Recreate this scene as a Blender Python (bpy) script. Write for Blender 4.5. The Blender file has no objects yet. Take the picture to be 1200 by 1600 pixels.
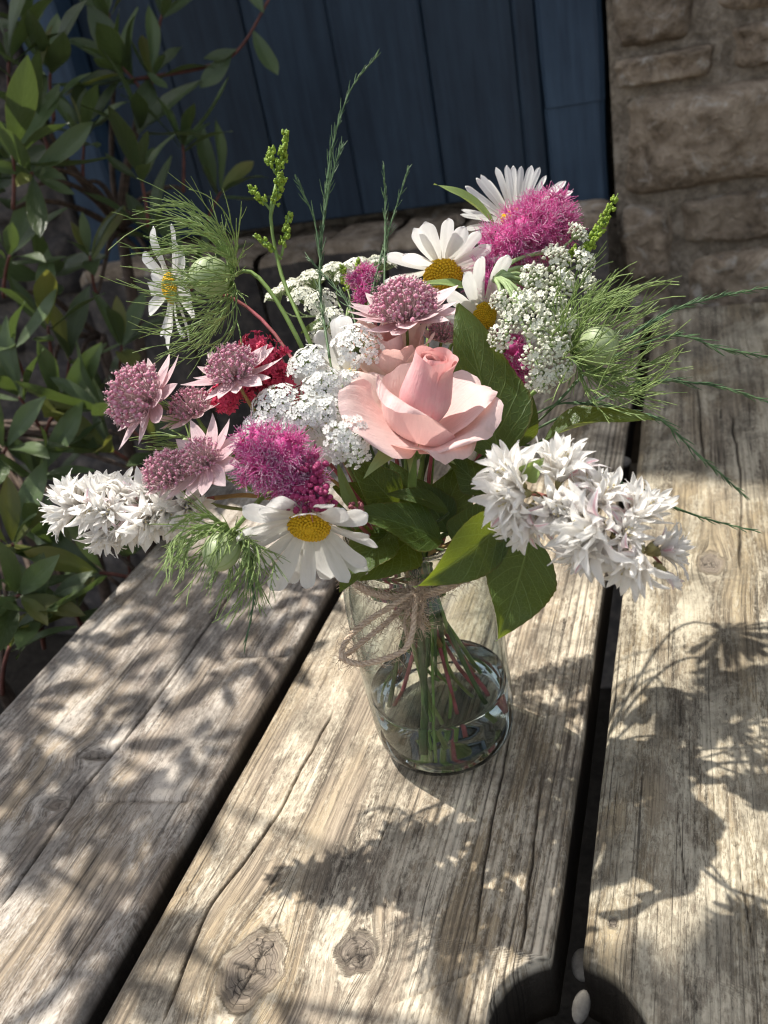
import bpy, math, random
import numpy as np
from mathutils import Vector, Matrix

# ------------------------------------------------------------------ camera, world, sun, exposure
scene = bpy.context.scene
COL = scene.collection
FPX = 1368.0                       # focal length in pixels of the 1200 x 1600 photograph
CAM = np.array([0.0, 0.0, 0.44])   # the table top is z = 0, its planks run along +Y
RC = np.array([[0.94137549, -0.00567094, -0.33731295],
               [0.28745104, -0.50988915, 0.81079279],
               [-0.17659017, -0.86022142, -0.47836703]])   # camera (right, down, forward) -> world
_u, _s, _vt = np.linalg.svd(RC)
RC = _u @ _vt
cam_data = bpy.data.cameras.new('camera')
cam = bpy.data.objects.new('camera', cam_data)
COL.objects.link(cam)
M = Matrix.Identity(4)
for i in range(3):
    M[i][0] = RC[i, 0]
    M[i][1] = -RC[i, 1]
    M[i][2] = -RC[i, 2]
    M[i][3] = CAM[i]
cam.matrix_world = M
cam_data.sensor_fit = 'VERTICAL'
cam_data.sensor_height = 36.0
cam_data.sensor_width = 27.0
cam_data.lens = FPX / 1600.0 * 36.0
cam_data.clip_start = 0.01
cam_data.clip_end = 200.0
cam_data.dof.use_dof = True
cam_data.dof.focus_distance = 0.52
cam_data.dof.aperture_fstop = 9.5
scene.camera = cam

SUN_EL = math.radians(63)
SUN_TO = np.array([-0.9, 0.44, 0.0])
SUN_TO /= np.linalg.norm(SUN_TO)
SUN_TO = np.array([SUN_TO[0] * math.cos(SUN_EL), SUN_TO[1] * math.cos(SUN_EL), math.sin(SUN_EL)])
world = bpy.data.worlds.new('World')
scene.world = world
world.use_nodes = True
wn = world.node_tree
bg = wn.nodes['Background']
sky = wn.nodes.new('ShaderNodeTexSky')
sky.sky_type = 'NISHITA'
sky.sun_disc = False
sky.sun_elevation = SUN_EL
sky.sun_rotation = math.atan2(SUN_TO[0], SUN_TO[1])
sky.dust_density = 2.0
hs_ = wn.nodes.new('ShaderNodeHueSaturation')     # the photograph's white balance keeps open shade nearly neutral
hs_.inputs['Saturation'].default_value = 0.42
wn.links.new(sky.outputs[0], hs_.inputs['Color'])
wn.links.new(hs_.outputs[0], bg.inputs[0])
bg.inputs[1].default_value = 0.15
sl = bpy.data.lights.new('sun', 'SUN')
sl.energy = 4.8
sl.angle = math.radians(0.55)
sl.color = (1.0, 0.955, 0.88)
sun = bpy.data.objects.new('sun', sl)
COL.objects.link(sun)
sun.rotation_euler = Vector(SUN_TO).to_track_quat('Z', 'Y').to_euler()
sun.location = (-2, 1, 3)
scene.view_settings.view_transform = 'Standard'
scene.view_settings.look = 'None'
scene.view_settings.gamma = 1.0
scene.view_settings.use_curve_mapping = False
scene.view_settings.exposure = 0.5
scene.render.engine = 'CYCLES'
scene.cycles.use_denoising = True
scene.cycles.max_bounces = 10
scene.cycles.diffuse_bounces = 3
scene.cycles.glossy_bounces = 3
scene.cycles.use_adaptive_sampling = True
scene.cycles.adaptive_threshold = 0.02
scene.cycles.transmission_bounces = 10
scene.cycles.transparent_max_bounces = 24
scene.cycles.sample_clamp_indirect = 6.0
scene.cycles.blur_glossy = 0.1
scene.cycles.pixel_filter_type = 'BLACKMAN_HARRIS'
scene.cycles.filter_width = 1.15

# ------------------------------------------------------------------ geometry helpers
rnd = random.Random(7)
CR, CU, CT = RC[:, 0], -RC[:, 1], -RC[:, 2]     # right, up, towards the camera


BOUQUET_DEPTH = [False, 1.0]


def at(px, py, d):
    """world point seen at photo pixel (px, py), d metres in front of the camera"""
    k = 1.0
    if BOUQUET_DEPTH[0]:        # the upper flowers of the bouquet lean back, away from the camera
        k = (d + 0.045 * min(1.0, max(0.0, (560 - py) / 150.0))) / d
    BOUQUET_DEPTH[1] = k
    return CAM + RC @ (np.array([(px - 600) / FPX, (py - 800) / FPX, 1.0]) * d * k)


def on_y(px, py, y):
    r = RC @ np.array([(px - 600) / FPX, (py - 800) / FPX, 1.0])
    return CAM + r * (y / r[1])


def on_z(px, py, z=0.0):
    r = RC @ np.array([(px - 600) / FPX, (py - 800) / FPX, 1.0])
    return CAM + r * ((z - CAM[2]) / r[2])


def unit(v):
    v = np.asarray(v, float)
    return v / (np.linalg.norm(v) + 1e-12)


def vdir(a, b, c):
    return unit(a * CR + b * CU + c * CT)


def S(px, d):
    return px * d / FPX * BOUQUET_DEPTH[1]


def frame(o, x, z):
    """matrix with local X along x, local Z close to z, origin o"""
    x = unit(x)
    z = np.asarray(z, float)
    z = unit(z - x * np.dot(x, z))
    y = np.cross(z, x)
    return Matrix(((x[0], y[0], z[0], o[0]), (x[1], y[1], z[1], o[1]), (x[2], y[2], z[2], o[2]), (0, 0, 0, 1)))


def frame_z(o, z, x=(1, 0, 0.01)):
    z = unit(z)
    x = np.asarray(x, float)
    x = unit(x - z * np.dot(x, z))
    return frame(o, x, z)


def hash01(ix, iy, seed):
    n = (ix * 374761393 + iy * 668265263 + seed * 974634777) & 0xFFFFFFFF
    n = ((n ^ (n >> 13)) * 1274126177) & 0xFFFFFFFF
    return ((n ^ (n >> 16)) & 0xFFFF) / 65535.0


def vnoise(x, y, seed=0):
    x = np.asarray(x, float)
    y = np.asarray(y, float)
    ix = np.floor(x).astype(np.int64)
    iy = np.floor(y).astype(np.int64)
    fx = x - ix
    fy = y - iy
    fx = fx * fx * (3 - 2 * fx)
    fy = fy * fy * (3 - 2 * fy)
    a = hash01(ix, iy, seed)
    b = hash01(ix + 1, iy, seed)
    c = hash01(ix, iy + 1, seed)
    d = hash01(ix + 1, iy + 1, seed)
    return (a * (1 - fx) + b * fx) * (1 - fy) + (c * (1 - fx) + d * fx) * fy


def fbm(x, y, seed=0, octv=3):
    s = 0
    a = 0.5
    for k in range(octv):
        s = s + a * (vnoise(x * 2 ** k, y * 2 ** k, seed + k * 13) - 0.5) * 2
        a *= 0.5
    return s


ICO_V = None


def _ico():
    global ICO_V, ICO_F
    t = (1 + 5 ** 0.5) / 2
    v = np.array([(-1, t, 0), (1, t, 0), (-1, -t, 0), (1, -t, 0), (0, -1, t), (0, 1, t), (0, -1, -t), (0, 1, -t), (t, 0, -1), (t, 0, 1), (-t, 0, -1), (-t, 0, 1)], float)
    ICO_V = v / np.linalg.norm(v[0])
    ICO_F = [(0, 11, 5), (0, 5, 1), (0, 1, 7), (0, 7, 10), (0, 10, 11), (1, 5, 9), (5, 11, 4), (11, 10, 2), (10, 7, 6), (7, 1, 8), (3, 9, 4), (3, 4, 2), (3, 2, 6), (3, 6, 8), (3, 8, 9), (4, 9, 5), (2, 4, 11), (6, 2, 10), (8, 6, 7), (9, 8, 1)]


_ico()


class MB:
    """collects geometry for ONE mesh"""

    def __init__(self):
        self.v, self.f, self.uv, self.mi, self.n = [], [], [], [], 0

    def add(self, V, F, UV=None, m=0):
        V = np.asarray(V, float)
        k = self.n
        self.v.append(V)
        self.uv.append(np.zeros((len(V), 2)) if UV is None else np.asarray(UV, float))
        self.f.extend([tuple(i + k for i in q) for q in F])
        self.mi.extend([m] * len(F))
        self.n += len(V)

    def tube(self, pts, rad, n=6, m=0, cap=True):
        pts = np.asarray(pts, float)
        L = len(pts)
        rad = np.broadcast_to(np.asarray(rad, float), (L,))
        tan = np.gradient(pts, axis=0)
        tan /= (np.linalg.norm(tan, axis=1, keepdims=True) + 1e-12)
        up = np.array([0.31, 0.2, 0.93])
        if abs(tan[0] @ up) > 0.9:
            up = np.array([0.9, 0.3, 0.1])
        V, UV = [], []
        ang = np.arange(n) * 2 * math.pi / n
        x = unit(np.cross(tan[0], up))
        for i in range(L):
            x = unit(x - tan[i] * (x @ tan[i]))
            y = np.cross(tan[i], x)
            V.append(pts[i] + rad[i] * (np.cos(ang)[:, None] * x + np.sin(ang)[:, None] * y))
            UV.append(np.stack([np.arange(n) / n, np.full(n, i / max(1, L - 1))], 1))
        F = []
        for i in range(L - 1):
            for j in range(n):
                a = i * n + j
                b = i * n + (j + 1) % n
                F.append((a, b, b + n, a + n))
        if cap:
            F.append(tuple(range(n - 1, -1, -1)))
            F.append(tuple(range((L - 1) * n, L * n)))
        self.add(np.concatenate(V), F, np.concatenate(UV), m)

    def ball(self, c, r, m=0, scale=(1, 1, 1), uv=(0, 0)):
        self.add(ICO_V * r * np.asarray(scale) + np.asarray(c), ICO_F, np.tile(np.asarray(uv, float), (12, 1)), m)

    def grid(self, P, UV=None, m=0):
        """P: (a, b, 3) grid of points"""
        a, b = P.shape[:2]
        F = [(i * b + j, i * b + j + 1, (i + 1) * b + j + 1, (i + 1) * b + j) for i in range(a - 1) for j in range(b - 1)]
        if UV is None:
            uu, vv = np.meshgrid(np.linspace(0, 1, b), np.linspace(0, 1, a))
            UV = np.stack([uu, vv], -1)
        self.add(P.reshape(-1, 3), F, UV.reshape(-1, 2), m)

    def box(self, lo, hi, m=0):
        x0, y0, z0 = lo
        x1, y1, z1 = hi
        V = [(x0, y0, z0), (x1, y0, z0), (x1, y1, z0), (x0, y1, z0), (x0, y0, z1), (x1, y0, z1), (x1, y1, z1), (x0, y1, z1)]
        F = [(0, 3, 2, 1), (4, 5, 6, 7), (0, 1, 5, 4), (1, 2, 6, 5), (2, 3, 7, 6), (3, 0, 4, 7)]
        self.add(V, F, None, m)

    def mesh(self, name, mats, smooth=True):
        me = bpy.data.meshes.new(name)
        V = np.concatenate(self.v) if self.v else np.zeros((0, 3))
        me.from_pydata(V.tolist(), [], self.f)
        if not isinstance(mats, (list, tuple)):
            mats = [mats]
        for mt in mats:
            me.materials.append(mt)
        if len(mats) > 1:
            me.polygons.foreach_set('material_index', np.array(self.mi, np.int32))
        me.polygons.foreach_set('use_smooth', np.full(len(me.polygons), smooth))
        uvl = me.uv_layers.new(name='UVMap')
        li = np.empty(len(me.loops), np.int32)
        me.loops.foreach_get('vertex_index', li)
        uvl.data.foreach_set('uv', np.concatenate(self.uv)[li].astype(np.float32).ravel())
        me.update()
        return me


WM = {}


def thing(name, label, cat, loc, group=None):
    o = bpy.data.objects.new(name, None)
    COL.objects.link(o)
    o.empty_display_size = 0.01
    o.location = Vector([float(c) for c in loc])
    o['label'] = label
    o['category'] = cat
    if group:
        o['group'] = group
    WM[o.name] = Matrix.Translation(o.location)
    return o


def part(name, me, parent, mat=None, kind=None, label=None):
    """mat: the world matrix wanted for this part"""
    o = bpy.data.objects.new(name, me)
    COL.objects.link(o)
    mat = Matrix.Identity(4) if mat is None else mat
    WM[o.name] = mat
    if parent is not None:
        o.parent = parent
        o.matrix_basis = WM[parent.name].inverted() @ mat
    else:
        o.matrix_basis = mat
    if kind:
        o['kind'] = kind
    if label:
        o['label'] = label
    return o


def single(name, me, label, cat, group=None, mat=None):
    o = part(name, me, None, mat)
    o['label'] = label
    o['category'] = cat
    if group:
        o['group'] = group
    return o


def structure(name, me):
    o = part(name, me, None)
    o['kind'] = 'structure'
    return o


def bez(p0, p1, p2, p3, n=12):
    t = np.linspace(0, 1, n)[:, None]
    p0, p1, p2, p3 = [np.asarray(p, float) for p in (p0, p1, p2, p3)]
    return (1 - t) ** 3 * p0 + 3 * (1 - t) ** 2 * t * p1 + 3 * (1 - t) * t * t * p2 + t ** 3 * p3


def smooth_path(pts, n=24):
    """Catmull-Rom through the points"""
    P = np.asarray(pts, float)
    P = np.vstack([2 * P[0] - P[1], P, 2 * P[-1] - P[-2]])
    out = []
    seg = len(P) - 3
    for t in np.linspace(0, seg - 1e-6, n):
        i = int(t)
        u = t - i
        a, b, c, d = P[i], P[i + 1], P[i + 2], P[i + 3]
        out.append(0.5 * (2 * b + (c - a) * u + (2 * a - 5 * b + 4 * c - d) * u * u + (3 * b - a - 3 * c + d) * u ** 3))
    return np.array(out)


# ------------------------------------------------------------------ materials
def newmat(name):
    m = bpy.data.materials.new(name)
    m.use_nodes = True
    nt = m.node_tree
    nt.nodes.clear()
    out = nt.nodes.new('ShaderNodeOutputMaterial')
    return m, nt, out


class NT:
    def __init__(self, nt):
        self.nt = nt

    def n(self, typ, **kw):
        nd = self.nt.nodes.new(typ)
        for k, v in kw.items():
            setattr(nd, k, v)
        return nd

    def l(self, a, b):
        self.nt.links.new(a, b)

    def val(self, s, v):
        if hasattr(v, 'links') or isinstance(v, bpy.types.NodeSocket):
            self.l(v, s)
        else:
            s.default_value = v

    def math(self, op, a, b=0.0, c=0.0, clamp=False):
        nd = self.n('ShaderNodeMath', operation=op, use_clamp=clamp)
        self.val(nd.inputs[0], a)
        self.val(nd.inputs[1], b)
        self.val(nd.inputs[2], c)
        return nd.outputs[0]

    def mix(self, fac, a, b, blend='MIX'):
        nd = self.n('ShaderNodeMix', data_type='RGBA', blend_type=blend)
        self.val(nd.inputs[0], fac)
        for s, v in ((nd.inputs[6], a), (nd.inputs[7], b)):
            if isinstance(v, (tuple, list)):
                s.default_value = (*v[:3], 1)
            else:
                self.l(v, s)
        return nd.outputs[2]

    def ramp(self, fac, stops, interp='LINEAR'):
        nd = self.n('ShaderNodeValToRGB')
        nd.color_ramp.interpolation = interp
        el = nd.color_ramp.elements
        while len(el) < len(stops):
            el.new(0.5)
        for e, (p, c) in zip(el, stops):
            e.position = p
            e.color = (*c, 1) if isinstance(c, (tuple, list)) else (c, c, c, 1)
        self.val(nd.inputs[0], fac)
        return nd.outputs[0]

    def noise(self, vec, scale, detail=3, rough=0.55, dist=0.0):
        nd = self.n('ShaderNodeTexNoise')
        self.l(vec, nd.inputs['Vector'])
        nd.inputs['Scale'].default_value = scale
        nd.inputs['Detail'].default_value = detail
        nd.inputs['Roughness'].default_value = rough
        nd.inputs['Distortion'].default_value = dist
        return nd.outputs['Fac']

    def comb(self, x, y, z):
        nd = self.n('ShaderNodeCombineXYZ')
        for s, v in zip(nd.inputs, (x, y, z)):
            self.val(s, v)
        return nd.outputs[0]

    def mapping(self, vec, scale, loc=(0, 0, 0)):
        nd = self.n('ShaderNodeMapping')
        self.l(vec, nd.inputs[0])
        nd.inputs['Location'].default_value = loc
        nd.inputs['Scale'].default_value = scale
        return nd.outputs[0]

    def bump(self, h, strength, dist):
        nd = self.n('ShaderNodeBump')
        nd.inputs['Strength'].default_value = strength
        nd.inputs['Distance'].default_value = dist
        self.l(h, nd.inputs['Height'])
        return nd.outputs[0]


def tissue(name, base, tip=None, trans=None, tw=0.35, rough=0.5, spec=0.3, streak=0.12, vein=None, vein_w=0.0, bump=0.0003, mid=None, rand=0.06, edge=None):
    """petal or leaf tissue: UV u 0..1 across, v 0..1 along; part of the light passes through it"""
    m, nt, out = newmat(name)
    t = NT(nt)
    uvn = t.n('ShaderNodeUVMap')
    sep = t.n('ShaderNodeSeparateXYZ')
    t.l(uvn.outputs[0], sep.inputs[0])
    u, v = sep.outputs[0], sep.outputs[1]
    info = t.n('ShaderNodeObjectInfo')
    tc = t.n('ShaderNodeTexCoord')
    col = t.mix(v, base, tip if tip else base)
    if mid:
        f = t.math('SUBTRACT', 1.0, t.math('MULTIPLY', t.math('ABSOLUTE', t.math('SUBTRACT', u, 0.5)), 5.0), clamp=True)
        col = t.mix(t.math('MULTIPLY', f, mid[1]), col, mid[0])
    # fine streaks along the tissue
    st = t.noise(t.comb(t.math('MULTIPLY', u, 22.0), t.math('MULTIPLY', v, 2.0), info.outputs['Random']), 1.0, 3, 0.6)
    blotch = t.noise(tc.outputs['Object'], 160.0, 3)
    k = t.math('ADD', t.math('MULTIPLY', t.math('SUBTRACT', st, 0.5), streak * 2), t.math('MULTIPLY', t.math('SUBTRACT', blotch, 0.5), streak * 1.6))
    k = t.math('ADD', k, t.math('MULTIPLY', t.math('SUBTRACT', info.outputs['Random'], 0.5), rand * 2))
    k = t.math('ADD', k, 1.0)
    hsv = t.n('ShaderNodeHueSaturation')
    t.l(col, hsv.inputs['Color'])
    t.l(k, hsv.inputs['Value'])
    col = hsv.outputs[0]
    h = st
    if vein:
        a = t.math('ABSOLUTE', t.math('SUBTRACT', u, 0.5))           # distance from the midrib
        wob = t.noise(tc.outputs['Object'], 60.0, 2)
        ph = t.math('ADD', t.math('SUBTRACT', t.math('MULTIPLY', v, 7.5), t.math('MULTIPLY', a, 4.6)), t.math('MULTIPLY', wob, 0.55))
        fr = t.math('ABSOLUTE', t.math('SUBTRACT', t.math('FRACT', ph), 0.5))
        side = t.math('SUBTRACT', 1.0, t.math('MULTIPLY', fr, 13.0), clamp=True)
        midr = t.math('SUBTRACT', 1.0, t.math('MULTIPLY', a, 42.0), clamp=True)
        vor = t.n('ShaderNodeTexVoronoi', feature='DISTANCE_TO_EDGE')
        t.l(t.comb(t.math('MULTIPLY', u, 12.0), t.math('MULTIPLY', v, 24.0), info.outputs['Random']), vor.inputs['Vector'])
        vor.inputs['Scale'].default_value = 1.0
        net = t.math('SUBTRACT', 1.0, t.math('MULTIPLY', vor.outputs['Distance'], 9.0), clamp=True)
        vf = t.math('MAXIMUM', t.math('MAXIMUM', midr, t.math('MULTIPLY', side, 0.75)), t.math('MULTIPLY', net, 0.28))
        col = t.mix(t.math('MULTIPLY', vf, vein_w), col, vein)
        h = t.math('SUBTRACT', st, t.math('MULTIPLY', vf, 1.3))
    if edge:
        e = t.math('MULTIPLY', t.math('SUBTRACT', t.math('ABSOLUTE', t.math('SUBTRACT', u, 0.5)), 0.46), 25.0, clamp=True)
        col = t.mix(e, col, edge)
    p = t.n('ShaderNodeBsdfPrincipled')
    t.l(col, p.inputs['Base Color'])
    p.inputs['Roughness'].default_value = rough
    p.inputs['Specular IOR Level'].default_value = spec
    if bump:
        t.l(t.bump(h, 0.5, bump), p.inputs['Normal'])
    tr = t.n('ShaderNodeBsdfTranslucent')
    if trans:
        t.l(t.mix(0.55, col, trans), tr.inputs[0])
    else:
        t.l(col, tr.inputs[0])
    mx = t.n('ShaderNodeMixShader')
    mx.inputs[0].default_value = tw
    t.l(p.outputs[0], mx.inputs[1])
    t.l(tr.outputs[0], mx.inputs[2])
    t.l(mx.outputs[0], out.inputs[0])
    return m


def plain(name, base, rough=0.6, spec=0.3, var=0.25, scale=120, tw=0.0, base2=None, bump=0.0):
    m, nt, out = newmat(name)
    t = NT(nt)
    tc = t.n('ShaderNodeTexCoord')
    nz = t.noise(tc.outputs['Object'], scale, 4)
    b2 = base2 if base2 else tuple(c * (1 - var) for c in base)
    col = t.mix(t.ramp(nz, [(0.35, 0.0), (0.65, 1.0)]), b2, base)
    p = t.n('ShaderNodeBsdfPrincipled')
    t.l(col, p.inputs['Base Color'])
    p.inputs['Roughness'].default_value = rough
    p.inputs['Specular IOR Level'].default_value = spec
    if bump:
        t.l(t.bump(nz, 0.6, bump), p.inputs['Normal'])
    if tw:
        tr = t.n('ShaderNodeBsdfTranslucent')
        t.l(col, tr.inputs[0])
        mx = t.n('ShaderNodeMixShader')
        mx.inputs[0].default_value = tw
        t.l(p.outputs[0], mx.inputs[1])
        t.l(tr.outputs[0], mx.inputs[2])
        t.l(mx.outputs[0], out.inputs[0])
    else:
        t.l(p.outputs[0], out.inputs[0])
    return m



# ------------------------------------------------------------------ setting: ground
def wood_material():
    m, nt, out = newmat('weathered_wood')
    t = NT(nt)

    def attr(nm):
        a = t.n('ShaderNodeAttribute')
        a.attribute_name = nm
        return a.outputs['Fac']
    gx, kn, ck, gv, pid = [attr(k) for k in ('gx', 'knot', 'crack', 'groove', 'pid')]
    tc = t.n('ShaderNodeTexCoord')
    sp = t.n('ShaderNodeSeparateXYZ')
    t.l(tc.outputs['Object'], sp.inputs[0])
    y = sp.outputs[1]
    z = sp.outputs[2]
    off = t.math('ADD', t.math('MULTIPLY', pid, 7.3), z)
    v1 = t.comb(t.math('MULTIPLY', gx, 520.0), t.math('MULTIPLY', y, 13.0), off)
    v2 = t.comb(t.math('MULTIPLY', gx, 120.0), t.math('MULTIPLY', y, 4.0), off)
    v3 = t.comb(t.math('MULTIPLY', gx, 30.0), t.math('MULTIPLY', y, 9.0), off)
    fine = t.noise(v1, 1.0, 6, 0.75)
    band = t.noise(v2, 1.0, 3, 0.6)
    patch = t.ramp(t.noise(v3, 1.0, 5, 0.68, 0.5), [(0.28, 0.12), (0.72, 0.88)])
    # flakes of pale, sun-bleached fibre and lichen
    flk = t.noise(t.comb(t.math('MULTIPLY', gx, 760.0), t.math('MULTIPLY', y, 150.0), off), 1.0, 6, 0.78, 0.4)
    flk = t.ramp(t.math('ADD', t.math('MULTIPLY', flk, 0.62), t.math('MULTIPLY', patch, 0.38)), [(0.47, 0.0), (0.56, 1.0)])
    lich = t.noise(tc.outputs['Object'], 210.0, 5, 0.7, 0.6)
    lich = t.ramp(t.math('ADD', t.math('MULTIPLY', lich, 0.6), t.math('MULTIPLY', patch, 0.4)), [(0.50, 0.0), (0.60, 1.0)])
    old = t.ramp(t.math('ADD', t.math('MULTIPLY', fine, 0.55), t.math('MULTIPLY', band, 0.45)),
                 [(0.37, (0.05, 0.041, 0.034)), (0.45, (0.20, 0.168, 0.135)), (0.53, (0.385, 0.33, 0.265)), (0.67, (0.56, 0.495, 0.405))])
    warm = t.mix(t.ramp(t.noise(v3, 0.6, 3), [(0.4, 0.0), (0.62, 1.0)]), (0.98, 0.97, 0.98), (1.02, 0.94, 0.76))
    old = t.mix(0.75, old, warm, 'MULTIPLY')
    col = t.mix(t.math('MULTIPLY', flk, 0.68), old, (0.69, 0.62, 0.515))
    col = t.mix(t.math('MULTIPLY', lich, 0.45), col, (0.74, 0.68, 0.57))
    # mossy, sooty stains with their own outlines
    stain = t.ramp(t.noise(tc.outputs['Object'], 15.0, 6, 0.66, 0.6), [(0.48, 0.0), (0.64, 1.0)])
    col = t.mix(t.math('MULTIPLY', stain, 0.62), col, (0.115, 0.10, 0.082))
    speck = t.ramp(t.noise(t.comb(t.math('MULTIPLY', gx, 330.0), t.math('MULTIPLY', y, 130.0), off), 1.0, 4, 0.75, 0.8), [(0.56, 0.0), (0.64, 1.0)])
    col = t.mix(t.math('MULTIPLY', speck, 0.5), col, (0.12, 0.10, 0.075))
    ln = t.noise(t.comb(t.math('MULTIPLY', gx, 640.0), t.math('MULTIPLY', y, 5.0), off), 1.0, 3, 0.6, 0.2)
    ln = t.ramp(ln, [(0.585, 0.0), (0.635, 1.0)])
    lmask = t.ramp(t.noise(t.comb(t.math('MULTIPLY', gx, 45.0), t.math('MULTIPLY', y, 14.0), off), 1.0, 3), [(0.38, 0.15), (0.6, 1.0)])
    ln = t.math('MULTIPLY', ln, lmask)
    col = t.mix(t.math('MULTIPLY', ln, 0.72), col, (0.045, 0.037, 0.03))
    # the right-hand plank is more olive, the left one greyer
    tint = t.ramp(t.math('DIVIDE', pid, 4.0), [(0.0, (0.90, 0.89, 0.92)), (0.25, (1.04, 1.0, 0.92)), (0.5, (0.86, 0.845, 0.765)), (0.75, (0.9, 0.87, 0.8))])
    col = t.mix(1.0, col, tint, 'MULTIPLY')
    # knots: rings and radial checks
    kr = t.ramp(t.noise(t.comb(t.math('MULTIPLY', gx, 1100.0), t.math('MULTIPLY', y, 30.0), off), 1.0, 4, 0.7), [(0.38, 0.0), (0.6, 1.0)])
    kc = t.mix(kr, (0.09, 0.07, 0.056), (0.27, 0.225, 0.18))
    col = t.mix(t.math('MULTIPLY', kn, 0.8), col, kc)
    vor = t.n('ShaderNodeTexVoronoi', feature='DISTANCE_TO_EDGE')
    nzv = t.n('ShaderNodeTexNoise')
    t.l(tc.outputs['Object'], nzv.inputs['Vector'])
    nzv.inputs['Scale'].default_value = 120.0
    vm = t.n('ShaderNodeVectorMath', operation='MULTIPLY_ADD')
    t.l(nzv.outputs['Color'], vm.inputs[0])
    vm.inputs[1].default_value = (0.012, 0.012, 0.0)
    t.l(tc.outputs['Object'], vm.inputs[2])
    t.l(vm.outputs[0], vor.inputs['Vector'])
    vor.inputs['Scale'].default_value = 150.0
    kcr = t.math('MULTIPLY', t.math('MULTIPLY', t.math('SUBTRACT', 1.0, t.math('MULTIPLY', vor.outputs['Distance'], 16.0), clamp=True), t.ramp(t.noise(tc.outputs['Object'], 70.0, 2), [(0.42, 0.0), (0.58, 1.0)])), kn)
    dirt = t.math('MAXIMUM', t.math('MULTIPLY', gv, 1.0), t.math('MAXIMUM', ck, t.math('MULTIPLY', kcr, 0.8)))
    # the sides and the hole are much darker than the top face
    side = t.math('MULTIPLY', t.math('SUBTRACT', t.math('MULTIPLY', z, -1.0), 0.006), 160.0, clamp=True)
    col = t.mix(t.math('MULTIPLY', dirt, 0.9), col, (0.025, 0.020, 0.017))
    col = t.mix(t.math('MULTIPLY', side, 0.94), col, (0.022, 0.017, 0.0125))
    p = t.n('ShaderNodeBsdfPrincipled')
    t.l(col, p.inputs['Base Color'])
    p.inputs['Roughness'].default_value = 0.72
    p.inputs['Specular IOR Level'].default_value = 0.28
    hh = t.math('ADD', t.math('MULTIPLY', fine, 0.8), t.math('MULTIPLY', flk, 0.35))
    hh = t.math('SUBTRACT', hh, t.math('MULTIPLY', kcr, 1.2))
    hh = t.math('SUBTRACT', hh, t.math('MULTIPLY', ln, 0.5))
    hh = t.math('ADD', hh, t.math('MULTIPLY', side, t.math('MULTIPLY', t.noise(tc.outputs['Object'], 380.0, 4, 0.7), 3.0)))
    t.l(t.bump(hh, 0.8, 0.0011), p.inputs['Normal'])
    t.l(p.outputs[0], out.inputs[0])
    return m


def rock_material(name, cols, scale=1.0, bump=0.004):
    m, nt, out = newmat(name)
    t = NT(nt)
    tc = t.n('ShaderNodeTexCoord')
    info = t.n('ShaderNodeObjectInfo')
    mp = t.n('ShaderNodeVectorMath', operation='ADD')
    t.l(tc.outputs['Object'], mp.inputs[0])
    t.l(info.outputs['Random'], mp.inputs[1])
    a = t.noise(mp.outputs[0], 13.0 * scale, 6, 0.68, 0.6)
    b = t.noise(mp.outputs[0], 55.0 * scale, 5, 0.65)
    c = t.noise(mp.outputs[0], 26.0 * scale, 4, 0.7, 0.8)
    col = t.ramp(t.math('ADD', t.math('MULTIPLY', a, 0.55), t.math('MULTIPLY', b, 0.45)), [(0.33, cols[0]), (0.48, cols[1]), (0.64, cols[2])])
    col = t.mix(t.ramp(c, [(0.56, 0.0), (0.68, 0.6)]), col, cols[3])
    hs = t.n('ShaderNodeHueSaturation')
    t.l(col, hs.inputs['Color'])
    t.l(t.math('ADD', 0.78, t.math('MULTIPLY', info.outputs['Random'], 0.45)), hs.inputs['Value'])
    p = t.n('ShaderNodeBsdfPrincipled')
    t.l(hs.outputs[0], p.inputs['Base Color'])
    p.inputs['Roughness'].default_value = 0.9
    p.inputs['Specular IOR Level'].default_value = 0.2
    t.l(t.bump(t.math('ADD', b, a), 0.8, bump), p.inputs['Normal'])
    t.l(p.outputs[0], out.inputs[0])
    return m


MAT_WOOD = wood_material()
MAT_STONE = rock_material('brown_sandstone', [(0.07, 0.052, 0.036), (0.27, 0.208, 0.148), (0.46, 0.37, 0.275), (0.54, 0.50, 0.44)], 1.0, 0.018)
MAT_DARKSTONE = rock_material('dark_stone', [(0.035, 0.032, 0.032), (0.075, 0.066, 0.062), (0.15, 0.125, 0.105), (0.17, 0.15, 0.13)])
MAT_MORTAR = rock_material('lime_mortar', [(0.09, 0.072, 0.054), (0.22, 0.18, 0.136), (0.40, 0.335, 0.26), (0.46, 0.40, 0.33)], 2.0, 0.012)
MAT_GROUND = rock_material('garden_soil', [(0.014, 0.011, 0.009), (0.026, 0.021, 0.016), (0.045, 0.037, 0.028), (0.05, 0.042, 0.034)], 1.5, 0.01)
MAT_PEBBLE = rock_material('pebble_stone', [(0.12, 0.11, 0.095), (0.20, 0.185, 0.16), (0.27, 0.25, 0.215), (0.16, 0.14, 0.11)], 6.0, 0.0004)


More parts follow.
